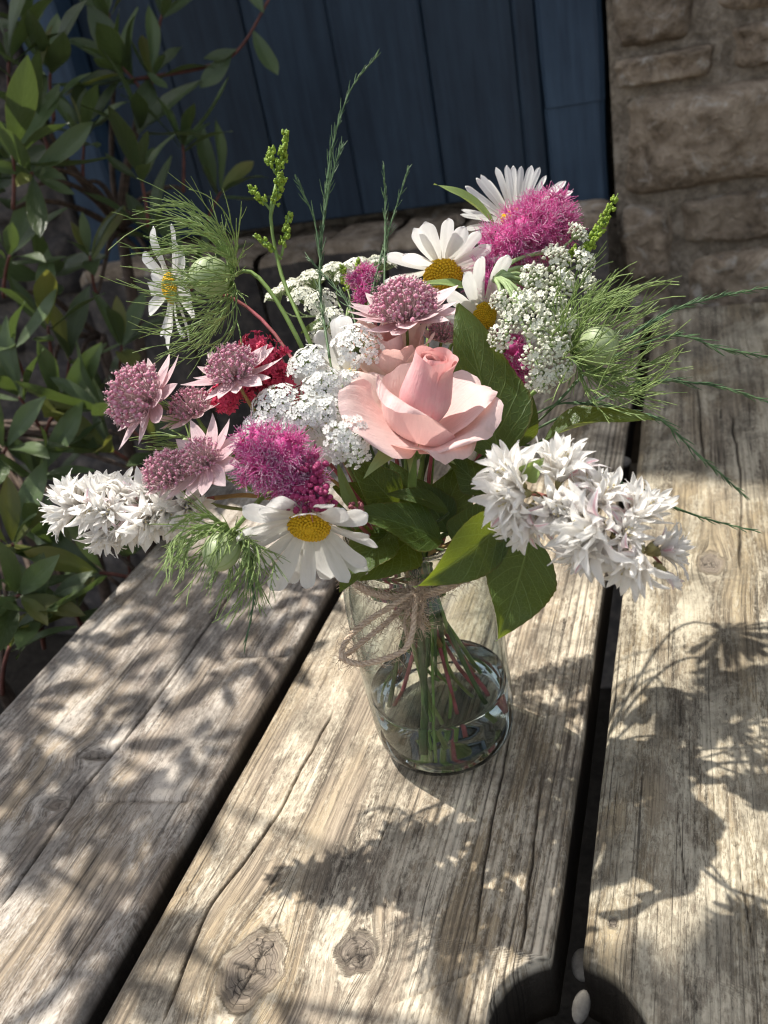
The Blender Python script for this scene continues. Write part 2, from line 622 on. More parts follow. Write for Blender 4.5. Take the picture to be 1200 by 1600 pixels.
def door_material(name='dark_blue_door_paint', k=1.0):
    m, nt, out = newmat(name)
    t = NT(nt)
    tc = t.n('ShaderNodeTexCoord')
    info = t.n('ShaderNodeObjectInfo')
    st = t.noise(t.mapping(tc.outputs['Object'], (90, 90, 5)), 1.0, 4, 0.6)
    bl = t.noise(t.mapping(tc.outputs['Object'], (12, 12, 6)), 1.0, 4, 0.6)
    col = t.mix(t.ramp(t.math('ADD', t.math('MULTIPLY', st, 0.5), t.math('MULTIPLY', bl, 0.5)), [(0.38, 0.0), (0.64, 1.0)]), tuple(c * k for c in (0.010, 0.020, 0.036)), tuple(c * k for c in (0.024, 0.043, 0.068)))
    hs = t.n('ShaderNodeHueSaturation')
    t.l(col, hs.inputs['Color'])
    t.l(t.math('ADD', 0.85, t.math('MULTIPLY', info.outputs['Random'], 0.3)), hs.inputs['Value'])
    p = t.n('ShaderNodeBsdfPrincipled')
    t.l(hs.outputs[0], p.inputs['Base Color'])
    p.inputs['Roughness'].default_value = 0.55
    p.inputs['Specular IOR Level'].default_value = 0.35
    t.l(t.bump(st, 0.5, 0.0015), p.inputs['Normal'])
    t.l(p.outputs[0], out.inputs[0])
    return m


MAT_DOOR = door_material()
MAT_FRAME = door_material('lit_blue_frame_paint', 1.75)  # brighter copy of the door paint, light on the frame put into the colour

ng = 60
gxs = np.sign(np.linspace(-1, 1, ng)) * np.abs(np.linspace(-1, 1, ng)) ** 3 * 40
GX, GY = np.meshgrid(gxs, gxs)
GZ = -0.75 + 0.012 * fbm(GX * 6, GY * 6, 5, 3)
mb = MB()
mb.grid(np.stack([GX, GY, GZ], -1))
structure('ground', mb.mesh('ground', MAT_GROUND))


# ------------------------------------------------------------------ stone wall with the door
WALL_Y = 1.42


def stone_mesh(w, h, dep, seed, nx=16, nz=12, rough=0.012, mat=None):
    """a rough-faced block: local x across, z up, face towards -y, 0 at the wall face"""
    us = np.linspace(-1, 1, nx)
    vs = np.linspace(-1, 1, nz)
    U, V = np.meshgrid(us, vs)
    ex = 0.5 * w + 0.010 * fbm(V * 1.3 + seed * 3.1, U * 0 + seed, seed, 2) * min(1, w / 0.12)
    ez = 0.5 * h + 0.010 * fbm(U * 1.3 + seed * 1.7, V * 0 + seed, seed + 5, 2) * min(1, h / 0.12)
    X = U * ex
    Z = V * ez
    e = np.clip(np.abs(U) ** 9 + np.abs(V) ** 9, 0, 1)
    Y = -dep * (1 - e) - rough * fbm(X * 14 + seed, Z * 14, seed + 9, 4) * (1 - e * 0.6) + 0.03 * e
    P = np.stack([X, Y, Z], -1)
    b = MB()
    b.grid(P)
    # sides back into the mortar
    ring = np.concatenate([P[0, :], P[1:, -1], P[-1, -2::-1], P[-2:0:-1, 0]])
    back = ring * np.array([0.97, 0, 0.97]) + np.array([0, 0.12, 0])
    n = len(ring)
    b.add(np.concatenate([ring, back]), [(i, i + n, (i + 1) % n + n, (i + 1) % n) for i in range(n)])
    b.add(back, [tuple(range(n))])
    return b.mesh('stone', mat or MAT_STONE)


wall = thing('stone_wall', 'rough brown sandstone garden wall with pale mortar joints around the blue door', 'wall', (0.4, WALL_Y, -0.75))
DOOR_X0, DOOR_X1 = -1.08, -0.118
WALL_TOP = 2.7
mb = MB()
mb.box((DOOR_X1 + 0.004, WALL_Y - 0.002, -0.78), (2.2, WALL_Y + 0.34, WALL_TOP))
mb.box((-3.2, WALL_Y - 0.002, -0.78), (DOOR_X0 - 0.004, WALL_Y + 0.34, WALL_TOP), 1)  # left mortar takes the dark colour too, as painted shrub shade
mb.box((DOOR_X0 - 0.003, WALL_Y + 0.012, -0.78), (DOOR_X1 + 0.003, WALL_Y + 0.338, 0.12))
mb.box((DOOR_X0 - 0.003, WALL_Y + 0.11, 0.121), (DOOR_X1 + 0.003, WALL_Y + 0.337, 1.199))
mb.box((DOOR_X0 - 0.004, WALL_Y - 0.002, 1.2), (DOOR_X1 + 0.004, WALL_Y + 0.34, WALL_TOP))
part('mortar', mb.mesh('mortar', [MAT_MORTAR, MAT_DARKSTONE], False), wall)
vis = [(-0.112, 0.004, 0.348, 0.475), (0.012, 0.22, 0.365, 0.50), (-0.112, 0.028, 0.300, 0.342), (0.034, 0.21, 0.300, 0.359),
       (-0.114, 0.158, 0.148, 0.296), (0.164, 0.34, 0.160, 0.296), (-0.026, 0.158, 0.068, 0.144), (-0.112, -0.032, 0.016, 0.143), (0.164, 0.36, 0.046, 0.154),
       (-0.026, 0.20, -0.05, 0.062), (-0.112, -0.032, -0.07, 0.010), (0.206, 0.42, -0.06, 0.040), (0.226, 0.42, 0.302, 0.47)]
for k, (x0, x1, z0, z1) in enumerate(vis):
    me = stone_mesh(x1 - x0, z1 - z0, 0.018 + 0.014 * rnd.random(), 11 + k, 60, 44, 0.026)
    part('stone', me, wall, Matrix.Translation(((x0 + x1) / 2, WALL_Y, (z0 + z1) / 2)))


def courses(xa, xb, za, zb, seed, mat=None):
    r = random.Random(seed)
    z = za
    k = 0
    while z < zb - 0.04:
        h = min(r.uniform(0.09, 0.17), zb - z)
        x = xa + r.uniform(-0.04, 0)
        x = max(x, xa)
        while x < xb - 0.05:
            w = min(r.uniform(0.14, 0.34), xb - x)
            if xb - x - w < 0.08:
                w = xb - x
            k += 1
            me = stone_mesh(w - 0.014, h - 0.014, 0.012 + 0.02 * r.random(), seed * 50 + k, 10, 8, mat=mat)
            part('stone', me, wall, Matrix.Translation((x + w / 2, WALL_Y, z + h / 2)))
            x += w
        z += h


courses(DOOR_X1 + 0.006, 0.9, 0.51, WALL_TOP, 3)
courses(0.43, 0.9, -0.75, 0.50, 4)
courses(DOOR_X1 + 0.006, 0.42, -0.75, -0.075, 5)
courses(-1.9, DOOR_X0 - 0.006, -0.75, WALL_TOP, 6, MAT_DARKSTONE)      # darker stone colour stands in for the deep shade behind the shrub
courses(DOOR_X0, DOOR_X1, 1.21, WALL_TOP, 7)

door = thing('plank_door', 'dark navy blue painted plank door in the shaded stone wall', 'door', (-0.6, WALL_Y + 0.05, 0.16))
edges = [-0.216, -0.251, -0.389, -0.536, -0.681, -0.83, -0.98]
for k in range(len(edges) - 1):
    x1, x0 = edges[k] - 0.0004, edges[k + 1] + 0.0004
    yf = WALL_Y + (0.036 if k == 0 else 0.045 + 0.003 * (k % 2))
    b = MB()
    z0, z1 = 0.168, 1.15
    prof = [(x0, 0.0035), (x0 + 0.0035, 0.0), (x1 - 0.0035, 0.0), (x1, 0.0035), (x1, 0.03), (x0, 0.03)]
    V = [(x, yf + y, z) for z in (z0, z1) for x, y in prof]
    n = 6
    F = [(i, (i + 1) % n, (i + 1) % n + n, i + n) for i in range(n)] + [tuple(range(n - 1, -1, -1)), tuple(range(n, 2 * n))]
    b.add(V, F)
    part('plank', b.mesh('plank', MAT_DOOR, False), door)
b = MB()
b.box((-1.0, WALL_Y + 0.078, 0.16), (-0.21, WALL_Y + 0.09, 1.16))
part('backing', b.mesh('backing', MAT_DOOR, False), door)

dfr = thing('door_frame', 'dark blue painted timber frame beside the brown stone', 'door frame', (-0.16, WALL_Y, 0.15))


def frame_post(x0, x1, z0, z1, yoff):
    b = MB()
    nz = 20
    zs = np.linspace(z0, z1, nz)
    prof = [(x0, 0.08), (x0, 0.006), (x0 + 0.006, 0.0), (x1 - 0.006, 0.0), (x1, 0.006), (x1, 0.08)]
    P = np.array([[(x + 0.0018 * math.sin(z * 17 + x * 40), WALL_Y + yoff + y + 0.0012 * math.sin(z * 23), z) for x, y in prof] for z in zs])
    b.grid(P)
    b.add(P[-1], [(5, 4, 3, 2, 1, 0)])
    b.add(P[0], [(0, 1, 2, 3, 4, 5)])
    part('post', b.mesh('post', MAT_FRAME, False), dfr)


frame_post(-0.210, -0.1235, 0.291, 1.196, 0.002)
frame_post(-0.212, -0.1245, 0.148, 0.2902, 0.004)
frame_post(-1.07, -0.985, 0.148, 1.196, 0.002)
b = MB()
b.box((-0.983, WALL_Y + 0.004, 1.152), (-0.214, WALL_Y + 0.08, 1.196))
part('lintel', b.mesh('lintel', MAT_FRAME, False), dfr)

step = thing('door_step', 'dark rough stone step under the blue door behind the flowers', 'step', (-0.6, 1.38, -0.75))
xs = [-1.06, -0.86, -0.70, -0.585, -0.47, -0.36, -0.235, -0.12]
for k in range(len(xs) - 1):
    w = xs[k + 1] - xs[k] - 0.006
    nu, nv = 16, 14
    b = MB()
    # profile: from the back of the tread forward, over a broken arris and down the riser
    s = np.linspace(0, 1, 22)
    prof = []
    for q in s:
        if q < 0.4:
            prof.append((1.52 - q / 0.4 * 0.165, 0.152))
        elif q < 0.55:
            a = (q - 0.4) / 0.15 * math.pi / 2
            prof.append((1.355 - 0.022 * math.sin(a), 0.152 - 0.022 * (1 - math.cos(a))))
        else:
            prof.append((1.333, 0.13 - (q - 0.55) / 0.45 * 0.88))
    P = np.zeros((22, nu, 3))
    for i, (yy, zz) in enumerate(prof):
        for j in range(nu):
            x = xs[k] + 0.003 + w * j / (nu - 1)
            e = abs(2 * j / (nu - 1) - 1) ** 8
            nz = float(fbm(x * 22, (yy + zz) * 22, 40 + k, 3))
            P[i, j] = (x, yy + 0.012 * e - 0.010 * nz, zz - 0.010 * e + (0.010 * nz if i < 14 else 0) - 0.004 * (k % 3))
    b.grid(P[:12], None, 1)
    b.grid(P[11:], None, 0)
    part('stone', b.mesh('step_stone', [MAT_DARKSTONE, MAT_STONE]), step)

# ------------------------------------------------------------------ table
KNOTS = [(on_z(395, 1512), 0.019, 0.024), (on_z(556, 1488), 0.013, 0.013)]
KNOTS_R = [(on_z(957, 1440), 0.003, 0.004), (on_z(1110, 880), 0.012, 0.02)]
KNOTS_L = [(on_z(150, 1180), 0.014, 0.006), (on_z(90, 1255), 0.010, 0.006)]
HOLE_C, HOLE_R = (-0.0625, 0.2440), 0.0398


def px_line(pts):
    P = np.array([on_z(*p)[:2] for p in pts])
    P = P[np.argsort(P[:, 1])]
    return P


def build_plank(pid, x0, x1, nx, knots, cracks, scars, hole_side=0, ridge=lambda x: 0.5):
    ys = np.concatenate([np.linspace(-0.25, 0.17, 16), np.arange(0.175, 0.74, 0.0015), np.linspace(0.742, 1.335, 130)])
    ny = len(ys)
    yy = ys
    wl = x0 + 0.0012 * fbm(yy * 9, yy * 0 + pid, 60 + pid, 3) + 0.0018 * fbm(yy * 2.2, yy * 0 + pid, 61 + pid, 2)
    wr = x1 + 0.0012 * fbm(yy * 9, yy * 0 + pid, 70 + pid, 3) + 0.0018 * fbm(yy * 2.2, yy * 0 + pid, 71 + pid, 2)
    if hole_side:
        dyh = np.clip(np.abs(yy - HOLE_C[1]) / HOLE_R, 0, 1)
        hx = HOLE_R * np.sqrt(1 - dyh ** 2) * (1 + 0.02 * fbm(yy * 60, yy * 0, 3, 2))
        inside = dyh < 1
        if hole_side > 0:
            wr = np.where(inside, np.minimum(wr, HOLE_C[0] - hx), wr)
        else:
            wl = np.where(inside, np.maximum(wl, HOLE_C[0] + hx), wl)
    # across: side wall up, rounded arris, top, rounded arris, side wall down
    top_u = np.linspace(0, 1, nx)
    sdep = np.array([0.052, 0.042, 0.032, 0.022, 0.014, 0.008, 0.004, 0.002])
    ns = len(sdep)
    X = np.zeros((ny, nx + 2 * ns))
    Z = np.zeros_like(X)
    X[:, ns:ns + nx] = wl[:, None] + top_u[None, :] * (wr - wl)[:, None]
    X[:, :ns] = wl[:, None] - 0.0004
    X[:, ns + nx:] = wr[:, None] + 0.0004
    Z[:, :ns] = -sdep[None, :]
    Z[:, ns + nx:] = -sdep[None, ::-1]
    Y = np.repeat(ys[:, None], X.shape[1], 1)
    dl = np.minimum(X - wl[:, None], wr[:, None] - X)
    rr = 0.0045
    q = np.clip(1 - dl / rr, 0, 1)
    top = np.zeros_like(X, bool)
    top[:, ns:ns + nx] = True
    # ---- grain coordinate, bent round the knots
    gx = X + 0.004 * fbm(Y * 2.4 + pid * 5, X * 4, 90 + pid, 2) + 0.0012 * fbm(Y * 11, X * 25, 95 + pid, 2)
    kn = np.zeros_like(X)
    rims = np.zeros_like(X)
    for (c, rx, ry) in knots:
        dx, dy = X - c[0], Y - c[1]
        gx = gx - rx * 0.75 * np.tanh(dx / (rx * 0.6)) * np.exp(-(dy / (ry * 1.9)) ** 2 - (dx / (rx * 2.6)) ** 2)
        ang = np.arctan2(dy / ry, dx / rx)
        wob = 1 + 0.30 * fbm(np.cos(ang) * 1.7 + rx * 999, np.sin(ang) * 1.7, 33, 3)
        rad = np.sqrt((dx / rx) ** 2 + (dy / ry) ** 2) / wob
        k = np.clip((1.0 - rad) * 3.2, 0, 1)
        rim = np.exp(-((rad - 1.0) / 0.07) ** 2) * np.clip(-0.1 + fbm(np.cos(ang) * 1.5 + rx * 77, np.sin(ang) * 1.5, 39, 2) * 1.6, 0, 0.75)
        for sp_k in range(7 if rx > 0.0125 else 0):            # drying checks that run out from the heart of the knot
            a0 = sp_k * 0.93 + 2.1 * hash01(np.int64(sp_k), np.int64(int(rx * 9999)), 5)
            dv = np.angle(np.exp(1j * (ang - a0 - 0.35 * fbm(rad * 3.0, rad * 0 + sp_k, 44, 2))))
            reach = 0.55 + 0.5 * hash01(np.int64(sp_k), np.int64(3), 6)
            rim = np.maximum(rim, np.exp(-(dv * np.maximum(rad, 0.05) * rx / 0.00075) ** 2) * np.clip((reach - rad) * 6, 0, 1) * (np.abs(dv) < 1.2))
        rims = np.maximum(rims, rim)
        kn = np.maximum(kn, k)
        gx = np.where(rad < 1.0, c[0] + rad * rx * 1.2, gx)
    # ---- raised grain
    ph = gx / 0.0062 + 1.6 * fbm(gx * 45, Y * 1.2, 21 + pid, 2)
    fr = np.abs(ph - np.floor(ph) - 0.5) * 2
    amp = np.clip(ridge(X) + 0.8 * fbm(gx * 24, Y * 3.0, 26 + pid, 2), 0, 1.3)
    wdt = 0.19 + 0.15 * vnoise(np.floor(ph) * 3.7, Y * 9, 28)
    gv = np.exp(-(fr / wdt) ** 2) * amp * (0.5 + 0.6 * vnoise(np.floor(ph) * 7.7 + 3, Y * 14, 29))
    gv = np.where(kn > 0, gv * (1 - kn), gv)
    fineg = vnoise(gx * 900, Y * 26, 35 + pid) * 0.6 + vnoise(gx * 420, Y * 12, 36 + pid) * 0.4
    z = -0.0011 * np.clip(gv, 0, 1.2) + 0.00035 * (fineg - 0.5) + 0.0012 * fbm(X * 16, Y * 4, 41 + pid, 2)
    # ---- long drying cracks
    ck = rims.copy()
    z = z - 0.0012 * rims
    for (P, w, dep) in cracks:
        xc = np.interp(ys, P[:, 1], P[:, 0])
        kk = np.exp(-np.linspace(-2, 2, 41) ** 2)
        xc = np.convolve(np.pad(xc, 20, mode='edge'), kk / kk.sum(), 'valid')
        xc = xc + 0.0022 * fbm(ys * 34, ys * 0 + P[0, 0] * 50, 51, 4)
        on = np.clip((ys - P[0, 1]) / 0.03, 0, 1) * np.clip((P[-1, 1] - ys) / 0.05, 0, 1)
        on = np.sqrt(on) * (0.55 + 0.75 * vnoise(ys * 25, ys * 0 + P[0, 0] * 30, 52))
        g = np.exp(-((X - xc[:, None]) / (w * (0.25 + 0.6 * on[:, None]))) ** 2) * np.clip(on * 1.4, 0, 1)[:, None]
        ck = np.maximum(ck, g)
        z = z - dep * g
    for (a, b_, w) in scars:        # gouges that cross the grain
        d = b_ - a
        L = np.linalg.norm(d)
        d = d / L
        s = (X - a[0]) * d[0] + (Y - a[1]) * d[1]
        pr = -(X - a[0]) * d[1] + (Y - a[1]) * d[0]
        pr = pr + 0.0012 * fbm(s * 90, s * 0, 71, 2)
        m_ = np.clip(s / 0.006, 0, 1) * np.clip((L - s) / 0.006, 0, 1)
        g = np.exp(-(pr / w) ** 2) * m_
        z = z - 0.0022 * g
        ck = np.maximum(ck, 0.55 * np.exp(-(pr / (w * 0.35)) ** 2) * m_)
    z = z - 0.0012 * kn + 0.0005 * kn * fbm(X * 300, Y * 300, 77, 2)
    z = z - rr * 0.55 * (1 - np.sqrt(np.clip(1 - q ** 2, 0, 1)))
    Z = np.where(top, z, Z - 0.0024)
    if hole_side:
        rag = 0.0018 * fbm(Y * 170, Z * 170, 81, 3)
        if hole_side > 0:
            X[:, ns + nx:] += np.where(dyh[:, None] < 1, rag[:, ns + nx:], 0)
        else:
            X[:, :ns] += np.where(dyh[:, None] < 1, rag[:, :ns], 0)
    ncol = X.shape[1]
    V = np.stack([X, Y, Z], -1).reshape(-1, 3)
    nv = len(V)
    ii, jj = np.meshgrid(np.arange(ny - 1), np.arange(ncol - 1), indexing='ij')
    a = (ii * ncol + jj).ravel()
    quads = np.stack([a, a + 1, a + ncol + 1, a + ncol], 1)
    # underside
    c = (np.arange(ny - 1) * ncol)
    quads = np.vstack([quads, np.stack([c, c + ncol, c + ncol + ncol - 1, c + ncol - 1], 1)])
    me = bpy.data.meshes.new('plank')
    me.vertices.add(nv)
    me.vertices.foreach_set('co', V.astype(np.float32).ravel())
    nq = len(quads)
    ends = [np.arange(ncol - 1, -1, -1), (ny - 1) * ncol + np.arange(ncol)]
    me.loops.add(nq * 4 + sum(len(e) for e in ends))
    me.loops.foreach_set('vertex_index', np.concatenate([quads.ravel()] + ends).astype(np.int32))
    me.polygons.add(nq + 2)
    ls = np.concatenate([np.arange(nq) * 4, [nq * 4, nq * 4 + ncol]]).astype(np.int32)
    me.polygons.foreach_set('loop_start', ls)
    me.update(calc_edges=True)
    me.validate()
    sm = np.ones(len(me.polygons), bool)
    sm[-2:] = False
    me.polygons.foreach_set('use_smooth', sm)
    for nm, arr in (('gx', gx), ('knot', kn), ('crack', np.clip(ck, 0, 1)), ('groove', np.clip(gv, 0, 1) * top), ('pid', np.full_like(X, pid))):
        at_ = me.attributes.new(nm, 'FLOAT', 'POINT')
        at_.data.foreach_set('value', arr.astype(np.float32).ravel())
    me.materials.append(MAT_WOOD)
    return me


table = thing('garden_table', 'weathered grey brown timber garden table with wide gaps between its planks', 'table', (-0.2, 0.6, -0.75))
cr_left = [(px_line([(0, 1422), (80, 1300), (120, 1245), (210, 1135), (280, 1040), (345, 950), (400, 880)]), 0.0012, 0.004),
           (px_line([(60, 1590), (150, 1460), (215, 1370)]), 0.0007, 0.002), (px_line([(10, 1600), (80, 1490)]), 0.0006, 0.002)]
cr_mid = [(px_line([(256, 1598), (320, 1420), (370, 1365), (440, 1260), (520, 1110)]), 0.0010, 0.004),
          (px_line([(315, 1600), (330, 1520)]), 0.0006, 0.002), (px_line([(440, 1600), (470, 1540), (480, 1480)]), 0.0009, 0.003),
          (px_line([(740, 1490), (752, 1400), (775, 1250), (800, 1130)]), 0.0010, 0.003),
          (px_line([(810, 1510), (822, 1420), (845, 1200)]), 0.0010, 0.003),
          (px_line([(590, 1330), (640, 1200)]), 0.0006, 0.002)]
cr_right = [(px_line([(1155, 900), (1160, 740), (1140, 640)]), 0.0014, 0.004), (px_line([(1100, 720), (1090, 600)]), 0.0014, 0.004),
            (px_line([(1075, 1420), (1060, 1250)]), 0.0006, 0.002), (px_line([(1180, 1500), (1150, 1300)]), 0.0006, 0.002)]
w2 = lambda p: on_z(*p)[:2]
sc_left = [(w2((145, 1250)), w2((305, 1250)), 0.0022), (w2((360, 1025)), w2((455, 1022)), 0.003), (w2((120, 1180)), w2((165, 1178)), 0.002)]
sc_mid = [(w2((752, 1422)), w2((782, 1420)), 0.0014), (w2((605, 1570)), w2((745, 1515)), 0.0009), (w2((400, 1462)), w2((455, 1440)), 0.0009), (w2((265, 1400)), w2((305, 1385)), 0.0008)]
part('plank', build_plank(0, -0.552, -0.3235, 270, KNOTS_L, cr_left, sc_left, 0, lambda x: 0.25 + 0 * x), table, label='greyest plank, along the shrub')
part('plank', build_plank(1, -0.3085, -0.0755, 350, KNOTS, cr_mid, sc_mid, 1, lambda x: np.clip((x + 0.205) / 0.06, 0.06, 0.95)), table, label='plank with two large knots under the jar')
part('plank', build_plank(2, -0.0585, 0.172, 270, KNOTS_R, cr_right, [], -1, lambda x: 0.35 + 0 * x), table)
part('plank', build_plank(3, 0.187, 0.415, 60, [], [], [], 0, lambda x: 0.4 + 0 * x), table)
MAT_BEAM = plain('dark_old_timber', (0.12, 0.095, 0.07), 0.85, 0.2, 0.5, 40, bump=0.002)
for y in (0.02, 1.12):
    b = MB()
    b.box((-0.53, y, -0.145), (0.39, y + 0.07, -0.0555))
    part('crossbar', b.mesh('crossbar', MAT_BEAM, False), table)
for x in (-0.5, 0.29):
    for y in (0.02, 1.12):
        b = MB()
        b.box((x, y + 0.002, -0.755), (x + 0.075, y + 0.068, -0.146))
        part('leg', b.mesh('leg', MAT_BEAM, False), table)


def pebble(px, py, z, rx, rz, seed, label):
    c = on_z(px, py, z)
    b = MB()
    nu, nv = 18, 12
    P = np.zeros((nv, nu, 3))
    for i in range(nv):
        th = math.pi * i / (nv - 1)
        for j in range(nu):
            ph = 2 * math.pi * j / (nu - 1)
            d = np.array([math.sin(th) * math.cos(ph), math.sin(th) * math.sin(ph), math.cos(th)])
            k = 1 + 0.10 * math.sin(ph * 2 + seed) * math.sin(th) + 0.08 * math.cos(th * 3 + seed)
            P[i, j] = c + d * k * np.array([rx, rz, rx * 0.95])
    b.grid(P)
    single('pebble', b.mesh('pebble', MAT_PEBBLE), label, 'pebble', 'pebbles wedged in the table gap')


pebble(908, 1572, -0.016, 0.0042, 0.0092, 0.4, 'smooth pale grey pebble wedged in the dark round hole')
pebble(911, 1508, -0.034, 0.0056, 0.010, 2.0, 'beige pebble deeper in the gap just above the round hole')
pebble(975, 722, -0.012, 0.0066, 0.009, 1.1, 'small pale pebble in the far end of the gap, behind the white flowers')


# ------------------------------------------------------------------ shrub left of the table
def width_profile(kind, v):
    v = np.asarray(v, float)
    if kind == 'daisy':
        w = 0.42 + 0.58 * np.clip(v / 0.55, 0, 1) ** 0.8
        e = np.clip((v - 0.80) / 0.2, 0, 1)
        return w * np.sqrt(np.clip(1 - e ** 2.6, 0, 1))
    if kind == 'lance':
        return np.clip(np.sin(math.pi * np.clip(v, 0, 1) ** 0.85), 0, 1) ** 0.85
    if kind == 'oblance':        # widest past the middle, pointed
        w = np.clip(v / 0.6, 0, 1) ** 0.9
        e = np.clip((v - 0.6) / 0.4, 0, 1)
        return (0.06 + 0.94 * np.sin(w * math.pi / 2)) * (1 - e ** 1.8)
    if kind == 'ovate':          # widest near the base, long drawn-out tip
        a = np.clip(v / 0.36, 0, 1)
        e = np.clip((v - 0.36) / 0.64, 0, 1)
        return np.sin(a * math.pi / 2) ** 0.75 * (1 - e ** 1.55) ** 1.0 * (1 - 0.12 * np.sin(e * math.pi))
    if kind == 'dpetal':
        return (0.22 + 0.78 * np.clip(v / 0.4, 0, 1)) * np.clip(1 - np.clip((v - 0.38) / 0.62, 0, 1) ** 3.0, 0, 1) ** 0.75
    if kind == 'bract':
        a = np.clip(v / 0.5, 0, 1)
        e = np.clip((v - 0.5) / 0.5, 0, 1)
        return (0.30 + 0.70 * np.sin(a * math.pi / 2)) * (1 - e ** 1.7)
    return np.ones_like(v)


def blade(L, W, kind, bend=0.0, fold=0.0, furrow=0.0, nf=2, wave=0.0, twist=0.0, serr=0.0, nu=7, nv=11, seed=0, curl=0.0, tipbend=0.0):
    """flat organ along local +X from the origin, normal +Z. bend: sagitta / L; fold: V fold height / W; returns grid + uv"""
    us = np.linspace(-1, 1, nu)
    vs = np.linspace(0, 1, nv)
    if kind == 'daisy':
        vs = 1 - (1 - vs) ** 2.0
    U, V = np.meshgrid(us, vs)
    w = np.maximum(width_profile(kind, V), 0.012) * W * 0.5
    if serr:
        w = w * (1 + serr * (np.arange(nv)[:, None] % 2 - 0.5) * (np.abs(U) > 0.9))
    X = V * L
    if kind == 'daisy':      # blunt, faintly notched end
        X = X - L * 0.035 * V ** 8 * (1 + np.cos(U * math.pi * 2 + 0.4 * seed)) * 0.5
    Y = U * w
    Z = bend * L * 4 * V * (1 - V) + fold * np.abs(U) * w + curl * U ** 2 * w
    Z = Z + furrow * W * np.cos(U * math.pi * nf) * np.clip(V * 3, 0, 1)
    Z = Z + wave * W * np.abs(U) ** 1.5 * np.sin(V * 9 + seed * 2.1 + (U > 0) * 2.0)
    Z = Z + tipbend * L * np.clip(V - 0.55, 0, 1) ** 2 * 4
    tw = twist * V
    Y, Z2 = Y * np.cos(tw) - 0 * Z, Z + Y * np.sin(tw)
    return np.stack([X, Y, Z2], -1), np.stack([(U + 1) / 2, V], -1)


def blade_mesh(mat, *a, **k):
    b = MB()
    P, UV = blade(*a, **k)
    b.grid(P, UV)
    return b.mesh('blade', mat)


MAT_SHRUB = tissue('shrub_leaf', (0.075, 0.112, 0.048), (0.096, 0.136, 0.054), trans=(0.20, 0.30, 0.04), tw=0.18, rough=0.32, spec=0.5, streak=0.10, vein=(0.12, 0.17, 0.07), vein_w=0.5, bump=0.0006, rand=0.40, edge=(0.13, 0.14, 0.05))
MAT_YOUNG = tissue('young_shrub_leaf', (0.13, 0.17, 0.045), (0.17, 0.16, 0.05), trans=(0.4, 0.42, 0.05), tw=0.25, rough=0.4, spec=0.4, vein=(0.2, 0.22, 0.09), vein_w=0.4, bump=0.0004, rand=0.25)
MAT_REDSTEM = plain('red_shrub_stem', (0.15, 0.055, 0.042), 0.6, 0.3, 0.4)
MAT_BARK = plain('shrub_bark', (0.12, 0.085, 0.065), 0.8, 0.2, 0.5)
shrub_leaf = [blade_mesh(MAT_SHRUB, 1.0, 0.27, 'oblance', bend=b_, fold=f_, wave=0.05, twist=t_, seed=s_, nu=7, nv=10) for b_, f_, t_, s_ in ((0.05, 0.25, 0.1, 1), (-0.06, 0.3, -0.2, 2), (0.08, 0.18, 0.25, 3), (0.02, 0.35, -0.1, 4))]
young_leaf = [blade_mesh(MAT_YOUNG, 1.0, 0.30, 'oblance', bend=0.05, fold=0.3, wave=0.05, seed=2, nu=7, nv=10)]
shrub = thing('evergreen_shrub', 'glossy evergreen shrub with whorls of narrow leaves growing along the left of the table', 'shrub', (-0.95, 0.95, -0.75))
SHRUB_ROOT = np.array([-0.95, 0.95, -0.75])
leaf_count = [0]
extra = MB()


def rosette(c, axis, n, L, spread=58, young=0.13, r=rnd, as_parts=True):
    axis = unit(axis)
    fz = np.array(frame_z(c, axis, (r.random() - 0.5, r.random() - 0.5, r.random() - 0.5)))[:3, :3]
    ph0 = r.random() * 6.28
    for k in range(n):
        ph = ph0 + k * 2.4 + r.uniform(-0.25, 0.25)
        el = math.radians(90 - spread * (0.45 + 0.75 * k / n) + r.uniform(-12, 12))
        d = fz @ np.array([math.cos(ph) * math.cos(el), math.sin(ph) * math.cos(el), math.sin(el)])
        ll = L * r.uniform(0.55, 1.18)
        o = c - axis * 0.012 * k / n + d * 0.004
        m4 = frame(o, d, axis + 0.3 * np.array([0, 0, 1])) @ Matrix.Scale(ll, 4)
        yg = r.random() < young
        if as_parts and leaf_count[0] < 296:
            part('leaf', young_leaf[0] if yg else r.choice(shrub_leaf), shrub, m4)
            leaf_count[0] += 1
        else:
            P, UV = blade(1.0, 0.33, 'oblance', bend=r.uniform(-0.06, 0.08), fold=0.25, wave=0.05, nu=5, nv=7, seed=k)
            A = np.array(m4)
            P = P @ A[:3, :3].T + A[:3, 3]
            extra.grid(P, UV)


def twig(a, b, r0, r1, mat, sag=0.03, r=rnd):
    a, b = np.asarray(a), np.asarray(b)
    m1 = a + (b - a) * 0.35 + np.array([r.uniform(-sag, sag), r.uniform(-sag, sag), sag])
    m2 = a + (b - a) * 0.7 + np.array([r.uniform(-sag, sag), r.uniform(-sag, sag), sag])
    q = MB()
    q.tube(bez(a, m1, m2, b, 10), np.linspace(r0, r1, 10), 6)
    part('branch', q.mesh('branch', mat), shrub)


def pu(a, b, c):
    return a * CR + b * CU + c * CT


